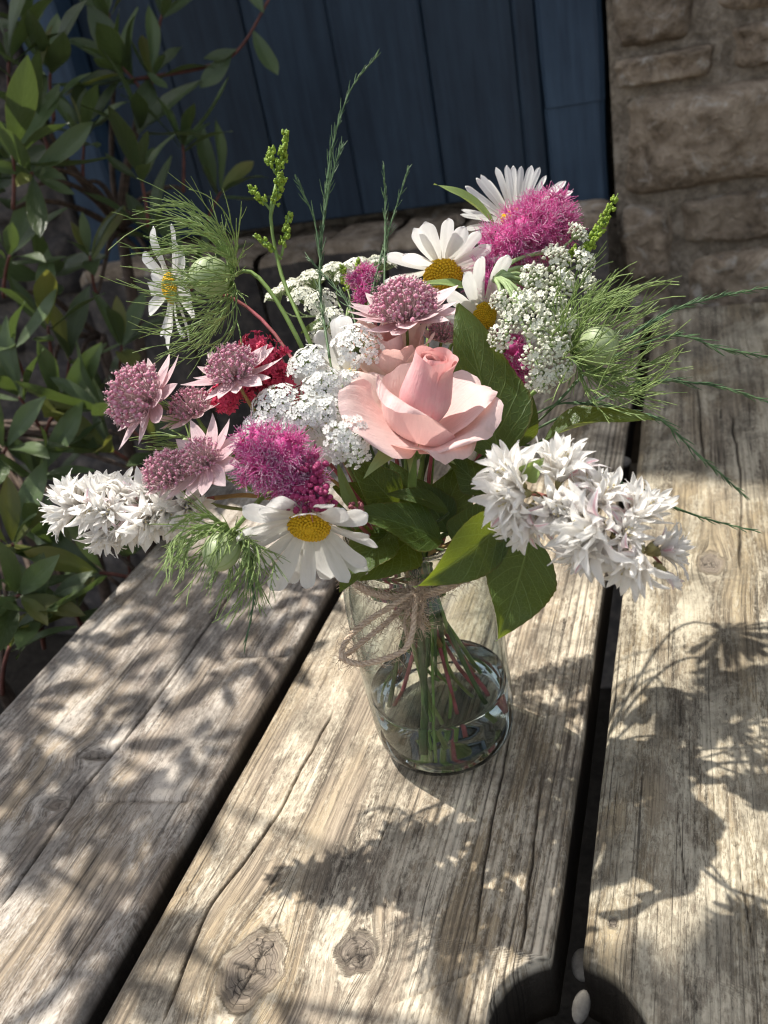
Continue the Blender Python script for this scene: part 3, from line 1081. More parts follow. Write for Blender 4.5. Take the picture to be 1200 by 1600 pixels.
# whorls that can be told apart in the photograph: pixel, depth, axis on screen, leaves, leaf length in pixels
WHORLS = [(285, 225, 1.16, (0.1, 0.9, 0.35), 7, 88), (220, 275, 1.08, (0.0, 0.9, 0.4), 8, 92), (190, 105, 1.18, (-0.5, 0.5, 0.4), 7, 85), (240, 118, 1.2, (0.3, 0.6, 0.3), 6, 75),
          (130, 215, 1.15, (0.2, 0.7, 0.5), 7, 75), (345, 300, 1.22, (0.4, 0.5, 0.3), 6, 85), (20, 240, 0.98, (0.2, 0.9, 0.3), 7, 120), (50, 270, 1.0, (0.3, -0.2, 0.7), 7, 95),
          (15, 90, 1.0, (0.1, 0.9, 0.2), 6, 110), (80, 110, 1.05, (0.2, 0.5, 0.5), 6, 90), (255, 20, 1.2, (0.3, 0.6, 0.4), 6, 80), (170, 20, 1.22, (0, 0.8, 0.3), 6, 85),
          (75, 510, 1.05, (0.1, 0.8, 0.5), 6, 88), (15, 400, 1.02, (0.4, 0.5, 0.5), 7, 90), (140, 400, 1.12, (0.1, 0.5, 0.6), 6, 85), (240, 370, 1.15, (-0.2, 0.6, 0.5), 6, 90),
          (160, 640, 0.98, (-0.6, 0.4, 0.5), 7, 105), (30, 620, 1.0, (-0.2, 0.5, 0.6), 6, 95), (110, 560, 1.1, (0.3, 0.6, 0.4), 6, 85), (190, 540, 1.12, (0.2, 0.5, 0.5), 6, 80),
          (60, 740, 0.95, (0.5, 0.4, 0.5), 7, 95), (170, 700, 1.0, (-0.4, 0.3, 0.6), 6, 95), (155, 895, 0.90, (-0.85, 0.15, 0.35), 7, 125), (90, 860, 0.92, (-0.3, 0.6, 0.5), 7, 110),
          (20, 850, 0.88, (0.3, 0.5, 0.5), 7, 110), (60, 960, 0.86, (0.2, 0.5, 0.6), 7, 105), (120, 950, 0.9, (0.1, 0.5, 0.6), 6, 95), (15, 1010, 0.85, (0.3, 0.7, 0.3), 6, 95),
          (30, 930, 0.84, (0.5, 0.1, 0.6), 6, 90), (200, 860, 0.95, (0.1, 0.7, 0.4), 6, 100), (10, 700, 0.93, (0.5, 0.3, 0.6), 6, 95), (300, 420, 1.2, (0.2, 0.6, 0.5), 5, 85),
          (95, 640, 1.0, (0.5, 0.2, 0.5), 5, 95), (250, 700, 1.05, (0.3, 0.3, 0.5), 5, 95), (20, 540, 1.0, (0.1, 0.4, 0.7), 5, 100), (60, 180, 1.02, (-0.1, 0.8, 0.4), 6, 95)]
fork = [np.array([-0.90, 0.98, -0.15]), np.array([-0.82, 1.05, 0.12]), np.array([-0.92, 0.86, 0.05]), np.array([-0.78, 1.12, 0.25])]
for i, fk in enumerate(fork):
    twig(SHRUB_ROOT + np.array([0.03 * i, 0.02 * i, 0]), fk, 0.014, 0.008, MAT_BARK, 0.05)
for (px, py, d, ax, n, lp) in WHORLS:
    c = at(px, py, d)
    a = pu(*ax)
    rosette(c, a, n, S(lp * 1.22, d))
    fk = min(fork, key=lambda q: np.linalg.norm(q - c))
    b1 = c - unit(a) * 0.05 + np.array([0, 0, -0.01])
    twig(c, b1, 0.0018, 0.0024, MAT_REDSTEM, 0.004)
    twig(fk, b1, 0.005, 0.0022, MAT_BARK, 0.03)
# the red-stemmed shoot that crosses the door
sp = [at(205, 125, 1.2), at(320, 105, 1.19), at(375, 75, 1.18), at(425, -10, 1.17)]
q = MB()
q.tube(smooth_path(sp, 18), np.linspace(0.0028, 0.0018, 18), 6)
part('branch', q.mesh('branch', MAT_REDSTEM), shrub)
for (bx, by, tx, ty, d, hint) in ((372, 76, 318, 92, 1.18, (0.1, 0.4, 0.9)), (396, 48, 434, 118, 1.17, (0.4, 0.1, 0.9)), (362, 84, 312, 138, 1.18, (-0.2, -0.3, 0.9)), (412, 20, 380, -40, 1.17, (0, 0.3, 0.9)), (230, 112, 262, 138, 1.19, (0.3, 0.3, 0.9))):
    a, b_ = at(bx, by, d), at(tx, ty, d - 0.01)
    L = np.linalg.norm(b_ - a)
    part('leaf', shrub_leaf[1], shrub, frame(a, b_ - a, vdir(*hint)) @ Matrix.Diagonal((L, L * 1.35, L, 1)))
    leaf_count[0] += 1
# the sprays above and left of the frame that throw the dappled shade on the table
dr = random.Random(21)


def screen(p):
    c = RC.T @ (np.asarray(p) - CAM)
    return 600 + FPX * c[0] / c[2], 800 + FPX * c[1] / c[2], c[2]


def shade_spray(g, t, L=0.065, n=7):
    p = np.array([g[0], g[1], 0.0]) + SUN_TO * t
    for _ in range(30):
        sx, sy, sd = screen(p)
        if sx < -110 or sy < -110 or sd < 0.05:
            break
        p = p + SUN_TO * 0.05
    rosette(p, (dr.uniform(-0.6, 0.6), dr.uniform(-0.6, 0.6), 0.8), n, L, 70, 0.0, dr, as_parts=False)
    return p


BOUQUET_DEPTH[0] = True
KEEP_LIT = [at(*q) for q in ((489, 822, 0.46), (560, 870, 0.47), (690, 380, 0.53), (797, 320, 0.55), (757, 492, 0.51), (262, 448, 0.54), (200, 470, 0.54), (660, 600, 0.48), (560, 620, 0.48), (620, 470, 0.5), (205, 610, 0.5), (360, 565, 0.49),
                            (290, 720, 0.475), (820, 370, 0.52), (880, 330, 0.52), (420, 715, 0.455), (500, 770, 0.46), (850, 480, 0.485), (880, 560, 0.48), (328, 432, 0.49), (250, 380, 0.49), (346, 862, 0.45), (280, 930, 0.45), (934, 540, 0.49), (1050, 480, 0.5),
                            (800, 770, 0.45), (900, 780, 0.45), (1000, 860, 0.44), (110, 800, 0.505), (200, 800, 0.5), (280, 800, 0.49), (440, 250, 0.52), (560, 130, 0.55), (500, 350, 0.55), (720, 880, 0.46), (785, 950, 0.465), (500, 600, 0.49), (420, 620, 0.49),
                            (560, 1000, 0.51), (660, 1000, 0.52), (700, 1150, 0.6), (640, 1150, 0.6))]


BOUQUET_DEPTH[0] = False


def shades_bouquet(g, lim=0.085):
    """does the sun ray that ends at the table point g pass close to a flower?"""
    o = np.array([g[0], g[1], 0.0])
    for k in KEEP_LIT:
        w = k - o
        if np.linalg.norm(w - SUN_TO * (w @ SUN_TO)) < lim:
            return True
    return False


spots = []
tries = 0
while len(spots) < 150 and tries < 4000:
    tries += 1
    g = (dr.uniform(-0.78, -0.31), dr.uniform(0.14, 0.66))
    if not shades_bouquet(g):
        spots.append((*g, dr.uniform(0.65, 1.5), dr.choice((4, 5, 6))))
for (px, py, t, n) in ((600, 1600, 0.9, 5), (330, 1600, 0.8, 4), (420, 1560, 0.8, 3), (700, 1590, 1.0, 6), (760, 1640, 1.0, 7), (860, 1660, 1.0, 7), (960, 1640, 1.0, 7), (1080, 1640, 1.2, 7), (1150, 1600, 1.2, 7), (1190, 1520, 1.2, 7), (530, 1450, 0.9, 4), (640, 1520, 0.9, 4), (1050, 1460, 1.4, 6), (1110, 1420, 1.5, 6), (1160, 1350, 1.5, 6), (1010, 1400, 1.4, 5), (1185, 1440, 1.5, 7), (1060, 1540, 1.4, 7), (1130, 1560, 1.5, 7), (970, 1540, 1.4, 5), (1010, 1600, 1.4, 7), (1100, 1500, 1.5, 6), (1190, 1590, 1.5, 7), (840, 1500, 1.3, 5), (700, 1530, 1.2, 5)):
    g = on_z(px, py)
    if not shades_bouquet(g, 0.05):
        spots.append((g[0], g[1], t, n))
spray_at = [shade_spray((x, y), t, dr.uniform(0.045, 0.065), n) for (x, y, t, n) in spots]
# limbs that carry those sprays: a few ends spread as far apart as possible, the rest hang on short twigs
ends = [min(spray_at, key=lambda q_: q_[0])]
while len(ends) < 9:
    ends.append(max(spray_at, key=lambda q_: min(np.linalg.norm(q_ - e) for e in ends)))
limb_pts = []
for k, e in enumerate(ends):
    foot = np.array([-1.12 - 0.03 * (k % 3), 0.55 + 0.05 * k, -0.75])
    P = bez(foot, foot + np.array([-0.05, 0.0, 0.7]), np.array([min(e[0] - 0.15, -1.0), (foot[1] + e[1]) / 2, e[2] * 0.75]), e, 16)
    q = MB()
    q.tube(P, np.linspace(0.009, 0.0022, 16), 6)
    part('branch', q.mesh('branch', MAT_BARK), shrub)
    limb_pts.extend(P[7:])
limb_pts = np.array(limb_pts)
for p in spray_at:
    dd_ = np.linalg.norm(limb_pts - p, axis=1) + 0.35 * np.maximum(0, limb_pts[:, 2] - p[2])
    a = limb_pts[int(np.argmin(dd_))]
    if np.linalg.norm(a - p) > 0.01:
        extra.tube(bez(a, a + (p - a) * 0.4 + np.array([0, 0, 0.02]), p + np.array([0, 0, -0.03]), p, 6), np.linspace(0.0022, 0.0013, 6), 4)
for _ in range(18):
    px, py = dr.uniform(-60, 330), dr.uniform(-60, 1040)
    if px > 330 - max(0, py - 250) * 0.35 or (px > 150 and py > 850):
        continue
    d = dr.uniform(1.12, 1.3) if py < 800 else dr.uniform(0.92, 1.0)
    rosette(at(px, py, d), pu(dr.uniform(-0.5, 0.5), dr.uniform(0.1, 0.9), 0.5), 6, S(dr.uniform(80, 115), d), 65, 0.0, dr, as_parts=False)
part('foliage', extra.mesh('foliage', MAT_SHRUB), shrub, kind='stuff')

# ------------------------------------------------------------------ glass jar, water, twine
BOUQUET_DEPTH[0] = True
JX, JY = -0.1675, 0.4356
JAR = np.array([JX, JY, 0.0])


def glass_material(name, ior, tint, clear):
    """clear glass or water: part of the light goes straight through so that the stems inside are lit"""
    m, nt, out = newmat(name)
    t = NT(nt)
    g = t.n('ShaderNodeBsdfGlass')
    g.inputs['IOR'].default_value = ior
    g.inputs['Roughness'].default_value = 0.0
    g.inputs['Color'].default_value = (*tint, 1)
    tr = t.n('ShaderNodeBsdfTransparent')
    tr.inputs[0].default_value = (*tint, 1)
    mx = t.n('ShaderNodeMixShader')
    mx.inputs[0].default_value = clear
    t.l(g.outputs[0], mx.inputs[1])
    t.l(tr.outputs[0], mx.inputs[2])
    t.l(mx.outputs[0], out.inputs[0])
    return m


def jar_glass():
    """thin clear glass: straight transmission and mirror-like Fresnel reflections"""
    m, nt, out = newmat('jar_glass')
    t = NT(nt)
    tr = t.n('ShaderNodeBsdfTransparent')
    lw = t.n('ShaderNodeLayerWeight')
    lw.inputs[0].default_value = 0.5
    t.l(t.mix(t.math('POWER', lw.outputs['Facing'], 2.2), (0.945, 0.96, 0.955), (0.55, 0.61, 0.60)), tr.inputs[0])     # longer way through the wall at grazing angles
    m1 = tr
    gl = t.n('ShaderNodeBsdfGlossy')
    gl.inputs['Roughness'].default_value = 0.0
    fr = t.math('ADD', 0.035, t.math('MULTIPLY', 0.9, t.math('POWER', lw.outputs['Facing'], 4.5)))     # Schlick reflectance
    m2 = t.n('ShaderNodeMixShader')
    t.l(fr, m2.inputs[0])
    t.l(m1.outputs[0], m2.inputs[1])
    t.l(gl.outputs[0], m2.inputs[2])
    t.l(m2.outputs[0], out.inputs[0])
    return m


MAT_GLASS = jar_glass()
MAT_GLASSTHICK = glass_material('thick_jar_glass', 1.48, (0.975, 0.99, 0.985), 0.0)
MAT_WATER = glass_material('clear_water', 1.33, (0.98, 0.995, 0.99), 0.0)


def lathe(b, prof, n=72, wob=0.0, m=0):
    P = np.zeros((len(prof), n + 1, 3))
    for i, (r, z) in enumerate(prof):
        for j in range(n + 1):
            a = 2 * math.pi * (j % n) / n
            rr = r * (1 + wob * math.sin(3 * a + z * 30) + wob * 0.6 * math.sin(5 * a - z * 47))
            P[i, j] = (JX + rr * math.cos(a), JY + rr * math.sin(a), z)
    b.grid(P, None, m)


outer = [(0.0, 0.0035), (0.030, 0.003), (0.038, 0.0012), (0.0415, 0.0018), (0.0445, 0.005), (0.0468, 0.010), (0.0482, 0.017), (0.049, 0.03), (0.0494, 0.06), (0.0496, 0.10), (0.0494, 0.122), (0.0485, 0.132), (0.0465, 0.1395), (0.0435, 0.145), (0.0415, 0.149), (0.041, 0.152), (0.0425, 0.1535), (0.0425, 0.1555), (0.041, 0.157), (0.041, 0.160), (0.0425, 0.1615), (0.0425, 0.1635), (0.0412, 0.1655), (0.0412, 0.169), (0.0405, 0.1712), (0.039, 0.1718)]
inner = [(0.0378, 0.1705), (0.0375, 0.166), (0.0376, 0.150), (0.0395, 0.145), (0.0430, 0.1385), (0.0452, 0.131), (0.0462, 0.12), (0.0464, 0.10), (0.0462, 0.06), (0.0458, 0.03), (0.0448, 0.018), (0.0425, 0.0115), (0.038, 0.0085), (0.030, 0.008), (0.0, 0.0095)]
jar = thing('glass_jar', 'clear glass jar holding the flower stems, standing on the middle plank', 'jar', JAR)
b = MB()
prof_ = [(r, z + 0.0008) for r, z in outer + inner]
lathe(b, prof_, 80, 0.004)
for i in range(len(prof_) - 1):         # the thick foot and the threaded rim bend the light, the walls are thin
    zm = 0.5 * (prof_[i][1] + prof_[i + 1][1])
    if zm < 0.0125 or zm > 0.146:
        b.mi[i * 80:(i + 1) * 80] = [1] * 80
part('body', b.mesh('jar_body', [MAT_GLASS, MAT_GLASSTHICK]), jar)
b = MB()
wl = 0.047
wprof = [(0.0, 0.0098), (0.030, 0.0084), (0.0382, 0.0090), (0.0428, 0.0120), (0.0451, 0.0185), (0.0461, 0.03), (0.0463, wl - 0.002), (0.0464, wl + 0.0012), (0.0452, wl + 0.0003), (0.043, wl), (0.0, wl)]
lathe(b, [(r, z + 0.0008) for r, z in wprof], 80, 0.004)
single('water', b.mesh('water', MAT_WATER), 'clear shallow water in the bottom of the glass jar', 'water')

MAT_TWINE = plain('jute_twine', (0.80, 0.65, 0.50), 0.85, 0.2, 0.45, 900, base2=(0.58, 0.43, 0.31), tw=0.15)
twine = thing('twine_bow', 'rough brown jute twine tied in a loose bow round the jar neck', 'twine', JAR + np.array([0, 0, 0.15]))


def twisted(path, r=0.0011, fuzz=0.0, seed=1):
    rr = random.Random(seed)
    P = np.asarray(path, float)
    seg = np.linalg.norm(np.diff(P, axis=0), axis=1)
    s = np.concatenate([[0], np.cumsum(seg)])
    n = int(s[-1] / 0.0011) + 8
    ss = np.linspace(0, s[-1], n)
    C = np.stack([np.interp(ss, s, P[:, k]) for k in range(3)], 1)
    T = np.gradient(C, axis=0)
    T /= np.linalg.norm(T, axis=1, keepdims=True)
    up = np.array([0.2, 0.3, 0.93])
    b = MB()
    A = np.cross(T, up)
    A /= np.linalg.norm(A, axis=1, keepdims=True)
    B = np.cross(T, A)
    for k in range(3):
        a = ss / 0.0105 * 2 * math.pi + k * 2.094
        b.tube(C + (np.cos(a)[:, None] * A + np.sin(a)[:, None] * B) * r * 0.62, r * 0.62, 6)
    for _ in range(int(s[-1] * fuzz)):
        i = rr.randrange(n)
        d = unit(T[i] * rr.uniform(-1, 1) + A[i] * rr.uniform(-1, 1) + B[i] * rr.uniform(-1, 1))
        p = C[i] + d * r * 0.7
        L = rr.uniform(0.003, 0.011)
        d2 = unit(d + np.array([rr.uniform(-1, 1) for _ in range(3)]) * 0.7)
        b.tube([p, p + d * L * 0.5, p + d2 * L], [0.00016, 0.00014, 0.00009], 3, cap=False)
    return b.mesh('twine', MAT_TWINE)


for k, z in enumerate((0.1500, 0.1522)):
    a = np.linspace(0, 2 * math.pi, 60)
    ring = np.stack([JX + 0.0432 * np.cos(a), JY + 0.0432 * np.sin(a), z + 0.0009 * np.sin(a * 2 + k)], 1)
    part('wrap', twisted(ring, 0.0014, 2600, k), twine)
kd = 0.512
KNOT = at(648, 925, kd)
loop = [(648, 925), (615, 945), (575, 970), (545, 996), (534, 1018), (541, 1032), (566, 1037), (600, 1030), (632, 1015), (644, 990), (648, 955), (650, 928)]
dep = [0, -0.002, -0.006, -0.010, -0.013, -0.014, -0.013, -0.010, -0.007, -0.006, -0.003, 0]
part('loop', twisted(smooth_path([at(x, y, kd + e - 0.004) for (x, y), e in zip(loop, dep)], 90), 0.0015, 1800, 3), twine)
loop2 = [(650, 927), (628, 950), (598, 978), (570, 1000), (548, 1018), (530, 1030)]
part('tail', twisted(smooth_path([at(x, y, kd + e) for (x, y), e in zip(loop2, (0, 0.001, 0, -0.002, -0.004, -0.006))], 40), 0.0014, 2600, 4), twine)
tail2 = [(650, 925), (640, 950), (632, 975), (640, 1000)]
part('tail', twisted(smooth_path([at(x, y, kd - 0.003) for x, y in tail2], 30), 0.0010, 7000, 5), twine)
tail3 = [(650, 925), (660, 945), (655, 970), (662, 985)]
part('tail', twisted(smooth_path([at(x, y, kd - 0.003) for x, y in tail3], 30), 0.0009, 8000, 6), twine)
b = MB()
kr = random.Random(3)
kp = []
for i in range(26):
    a = i * 1.1
    kp.append(KNOT + CR * 0.0042 * math.cos(a) + CU * 0.0034 * math.sin(a * 1.3) + CT * (0.002 * math.cos(a * 0.7)))
part('knot', twisted(smooth_path(kp, 140), 0.0009, 2600, 8), twine)

# ------------------------------------------------------------------ plant materials
MAT_STEM = plain('green_stem', (0.23, 0.35, 0.09), 0.5, 0.35, 0.35, 60, tw=0.12)
MAT_STEMOLIVE = plain('olive_stem', (0.24, 0.27, 0.09), 0.5, 0.35, 0.4, 60, base2=(0.14, 0.17, 0.055))
MAT_STEMDARK = plain('dark_green_stem', (0.075, 0.12, 0.035), 0.5, 0.35, 0.4, 60)
MAT_STEMRED = plain('red_brown_stem', (0.40, 0.10, 0.12), 0.55, 0.3, 0.45, 80, base2=(0.24, 0.07, 0.065))
MAT_STEMBROWN = plain('brown_stem', (0.38, 0.24, 0.09), 0.6, 0.3, 0.45, 80, base2=(0.22, 0.15, 0.06))
MAT_WHITE = tissue('daisy_petal', (0.84, 0.82, 0.74), (0.86, 0.86, 0.85), tw=0.42, rough=0.5, spec=0.25, streak=0.06, bump=0.0005, rand=0.03)
MAT_DEUT = tissue('deutzia_petal', (0.91, 0.87, 0.82), (0.94, 0.93, 0.90), tw=0.55, rough=0.5, spec=0.25, streak=0.05, bump=0.0004, rand=0.03)
MAT_DEUTPINK = tissue('pink_backed_deutzia_petal', (0.80, 0.62, 0.62), (0.87, 0.84, 0.84), tw=0.40, rough=0.5, spec=0.25, streak=0.08, mid=((0.72, 0.30, 0.40), 0.75), bump=0.0004)
MAT_FLORETWHITE = tissue('white_floret', (0.84, 0.84, 0.80), (0.88, 0.88, 0.86), tw=0.35, rough=0.6, spec=0.2, streak=0.03, bump=0, rand=0.03)
MAT_FLORETCREAM = tissue('cream_floret', (0.80, 0.80, 0.66), (0.85, 0.85, 0.76), tw=0.3, rough=0.6, spec=0.2, streak=0.03, bump=0, rand=0.04)
MAT_YELLOW = plain('yellow_disc_floret', (0.78, 0.48, 0.02), 0.6, 0.25, 0.45, 900, base2=(0.55, 0.36, 0.015))
MAT_LEAF = tissue('dark_green_leaf', (0.042, 0.080, 0.018), (0.052, 0.092, 0.020), trans=(0.42, 0.50, 0.02), tw=0.34, rough=0.42, spec=0.4, streak=0.10, vein=(0.16, 0.24, 0.08), vein_w=0.85, bump=0.0009, rand=0.14, edge=(0.10, 0.09, 0.03))
MAT_LEAFPALE = tissue('pale_green_leaf', (0.20, 0.29, 0.10), (0.24, 0.33, 0.12), trans=(0.42, 0.52, 0.05), tw=0.34, rough=0.5, spec=0.3, vein=(0.32, 0.42, 0.16), vein_w=0.45, bump=0.0005, rand=0.10)
MAT_SEPAL = tissue('rose_sepal', (0.20, 0.30, 0.12), (0.27, 0.35, 0.15), trans=(0.45, 0.5, 0.06), tw=0.34, rough=0.55, spec=0.3, streak=0.16, bump=0.0003)
MAT_ASTRAB = tissue('pink_bract', (0.70, 0.40, 0.46), (0.85, 0.70, 0.71), tw=0.40, rough=0.5, spec=0.3, streak=0.30, bump=0.0005, rand=0.08, edge=(0.62, 0.42, 0.40))
MAT_ASTRAF = plain('dusty_pink_floret', (0.74, 0.36, 0.47), 0.55, 0.3, 0.4, 500, tw=0.2, base2=(0.60, 0.24, 0.33))
MAT_ASTRAS = plain('pale_floret_stalk', (0.82, 0.62, 0.62), 0.6, 0.3, 0.3, 500, tw=0.25)
MAT_SPIRF = plain('magenta_stamen', (0.94, 0.30, 0.64), 0.5, 0.3, 0.15, 400, tw=0.45)
MAT_SPIRP = plain('deep_magenta_petal', (0.85, 0.15, 0.46), 0.55, 0.3, 0.3, 400, tw=0.35)
MAT_SPIRB = plain('dark_magenta_bud', (0.36, 0.035, 0.13), 0.5, 0.35, 0.4, 500)
MAT_SPIRX = plain('pale_pink_anther', (0.92, 0.66, 0.78), 0.5, 0.3, 0.2, 500, tw=0.2)
MAT_VALER = tissue('red_valerian_floret', (0.62, 0.04, 0.11), (0.74, 0.09, 0.17), tw=0.28, rough=0.5, spec=0.3, streak=0.1, bump=0, rand=0.05)
MAT_VALERD = plain('dark_valerian_tube', (0.42, 0.03, 0.07), 0.5, 0.3, 0.35, 500)
MAT_THREAD = plain('feathery_green_bract', (0.37, 0.48, 0.17), 0.5, 0.35, 0.35, 200, tw=0.25, base2=(0.22, 0.32, 0.11))
MAT_FERN = plain('asparagus_needle', (0.15, 0.24, 0.11), 0.5, 0.35, 0.35, 200, tw=0.25, base2=(0.08, 0.15, 0.07))
MAT_BUDGREEN = plain('yellow_green_bud', (0.34, 0.46, 0.05), 0.5, 0.3, 0.35, 300, tw=0.2, base2=(0.22, 0.34, 0.045))


def pod_material():
    m, nt, out = newmat('nigella_pod')
    t = NT(nt)
    uvn = t.n('ShaderNodeUVMap')
    sep = t.n('ShaderNodeSeparateXYZ')
    t.l(uvn.outputs[0], sep.inputs[0])
    tc = t.n('ShaderNodeTexCoord')
    w = t.math('FRACT', t.math('MULTIPLY', sep.outputs[0], 10.0))
    rib = t.math('SUBTRACT', 1.0, t.math('MULTIPLY', t.math('ABSOLUTE', t.math('SUBTRACT', w, 0.5)), 7.0), clamp=True)
    nz = t.noise(tc.outputs['Object'], 260.0, 3)
    col = t.mix(nz, (0.40, 0.50, 0.24), (0.58, 0.64, 0.40))
    col = t.mix(t.math('MULTIPLY', rib, 0.6), col, (0.28, 0.40, 0.10))
    p = t.n('ShaderNodeBsdfPrincipled')
    t.l(col, p.inputs['Base Color'])
    p.inputs['Roughness'].default_value = 0.45
    tr = t.n('ShaderNodeBsdfTranslucent')
    t.l(col, tr.inputs[0])
    mx = t.n('ShaderNodeMixShader')
    mx.inputs[0].default_value = 0.3
    t.l(p.outputs[0], mx.inputs[1])
    t.l(tr.outputs[0], mx.inputs[2])
    t.l(mx.outputs[0], out.inputs[0])
    return m


MAT_POD = pod_material()


def rose_material(name, base, tip, tw=0.34):
    m, nt, out = newmat(name)
    t = NT(nt)
    uvn = t.n('ShaderNodeUVMap')
    sep = t.n('ShaderNodeSeparateXYZ')
    t.l(uvn.outputs[0], sep.inputs[0])
    u, v = sep.outputs[0], sep.outputs[1]
    tc = t.n('ShaderNodeTexCoord')
    info = t.n('ShaderNodeObjectInfo')
    st = t.noise(t.comb(t.math('MULTIPLY', t.math('SUBTRACT', u, 0.5), 34.0), t.math('MULTIPLY', v, 4.0), info.outputs['Random']), 1.0, 4, 0.6, 0.3)
    blo = t.noise(tc.outputs['Object'], 90.0, 4, 0.6)
    crease = t.noise(tc.outputs['Object'], 240.0, 4, 0.7, 1.2)
    col = t.mix(v, base, tip)
    col = t.mix(t.ramp(blo, [(0.42, 0.0), (0.7, 0.55)]), col, (0.89, 0.69, 0.64))
    hs = t.n('ShaderNodeHueSaturation')
    t.l(col, hs.inputs['Color'])
    t.l(t.math('ADD', 0.88, t.math('MULTIPLY', st, 0.24)), hs.inputs['Value'])
    p = t.n('ShaderNodeBsdfPrincipled')
    t.l(hs.outputs[0], p.inputs['Base Color'])
    p.inputs['Roughness'].default_value = 0.52
    p.inputs['Specular IOR Level'].default_value = 0.22
    p.inputs['Sheen Weight'].default_value = 0.15
    hh = t.math('ADD', t.math('MULTIPLY', st, 0.6), t.math('ADD', t.math('MULTIPLY', crease, 0.35), blo))
    t.l(t.bump(hh, 0.5, 0.0010), p.inputs['Normal'])
    tr = t.n('ShaderNodeBsdfTranslucent')
    t.l(t.mix(0.5, hs.outputs[0], (0.90, 0.48, 0.42)), tr.inputs[0])
    mx = t.n('ShaderNodeMixShader')
    mx.inputs[0].default_value = tw
    t.l(p.outputs[0], mx.inputs[1])
    t.l(tr.outputs[0], mx.inputs[2])
    t.l(mx.outputs[0], out.inputs[0])
    return m


MAT_ROSE = rose_material('pink_rose_petal', (0.88, 0.58, 0.53), (0.89, 0.67, 0.64))
MAT_ROSEBUD = rose_material('deep_pink_rose_petal', (0.86, 0.42, 0.46), (0.87, 0.47, 0.47), 0.28)
MAT_ROSEPALE = rose_material('pale_rose_petal', (0.88, 0.74, 0.62), (0.88, 0.66, 0.60))

# ------------------------------------------------------------------ stems run down through the jar neck
sr = random.Random(5)
used_stems = [0]


def jar_stem(head, back, r_px_d, mat, parent, rad=0.0017, mid=None, ang=None, depth=None, taper=0.75):
    """stem from the flower base down through the neck to the jar floor; back: direction leaving the flower"""
    i = used_stems[0]
    used_stems[0] += 1
    a = ang if ang is not None else math.atan2(head[1] - JY, head[0] - JX)
    rn = 0.006 + 0.024 * sr.random()
    if mat is MAT_STEM:
        mat = sr.choice((MAT_STEM, MAT_STEM, MAT_STEMOLIVE, MAT_STEMOLIVE, MAT_STEMRED, MAT_STEMBROWN)) if parent.name.split('.')[0] not in ('nigella_pod', 'bud_spike', 'rose', 'umbel') else mat
    neck = np.array([JX + rn * math.cos(a), JY + rn * math.sin(a), 0.160])
    ab = a + math.pi + sr.uniform(-1.3, 1.3)
    rb = 0.010 + 0.029 * sr.random()
    zb = 0.013 + 0.030 * sr.random() ** 2 if depth is None else depth
    bot = np.array([JX + rb * math.cos(ab), JY + rb * math.sin(ab), zb])
    if depth is None and sr.random() < 0.5 and rad < 0.0024:      # a shorter cut stem that ends above the water
        bot = neck + (bot - neck) * sr.uniform(0.25, 0.65)
    head = np.asarray(head, float)
    d = np.linalg.norm(head - neck)
    dn = unit(neck - bot)
    if mid is not None:
        p = smooth_path([head] + [np.asarray(q) for q in mid] + [neck], 16)
    else:
        p = bez(head, head + unit(back) * d * 0.38, neck + (dn * 0.8 + np.array([0, 0, 0.3])) * d * 0.35, neck, 16)
    low = bez(neck, neck - dn * 0.05, bot + dn * 0.03 + np.array([sr.uniform(-.006, .006), sr.uniform(-.006, .006), 0]), bot, 10)
    P = np.vstack([p, low[1:]])
    b = MB()
    rr = np.linspace(rad * taper, rad, len(P))
    rr = rr * (1 + 0.08 * np.sin(np.arange(len(P)) * 1.9 + i))
    b.tube(P, rr, 8)
    part('stem', b.mesh('stem', mat), parent)
    return P


BOUQ = JAR + np.array([0, 0, 0.013])


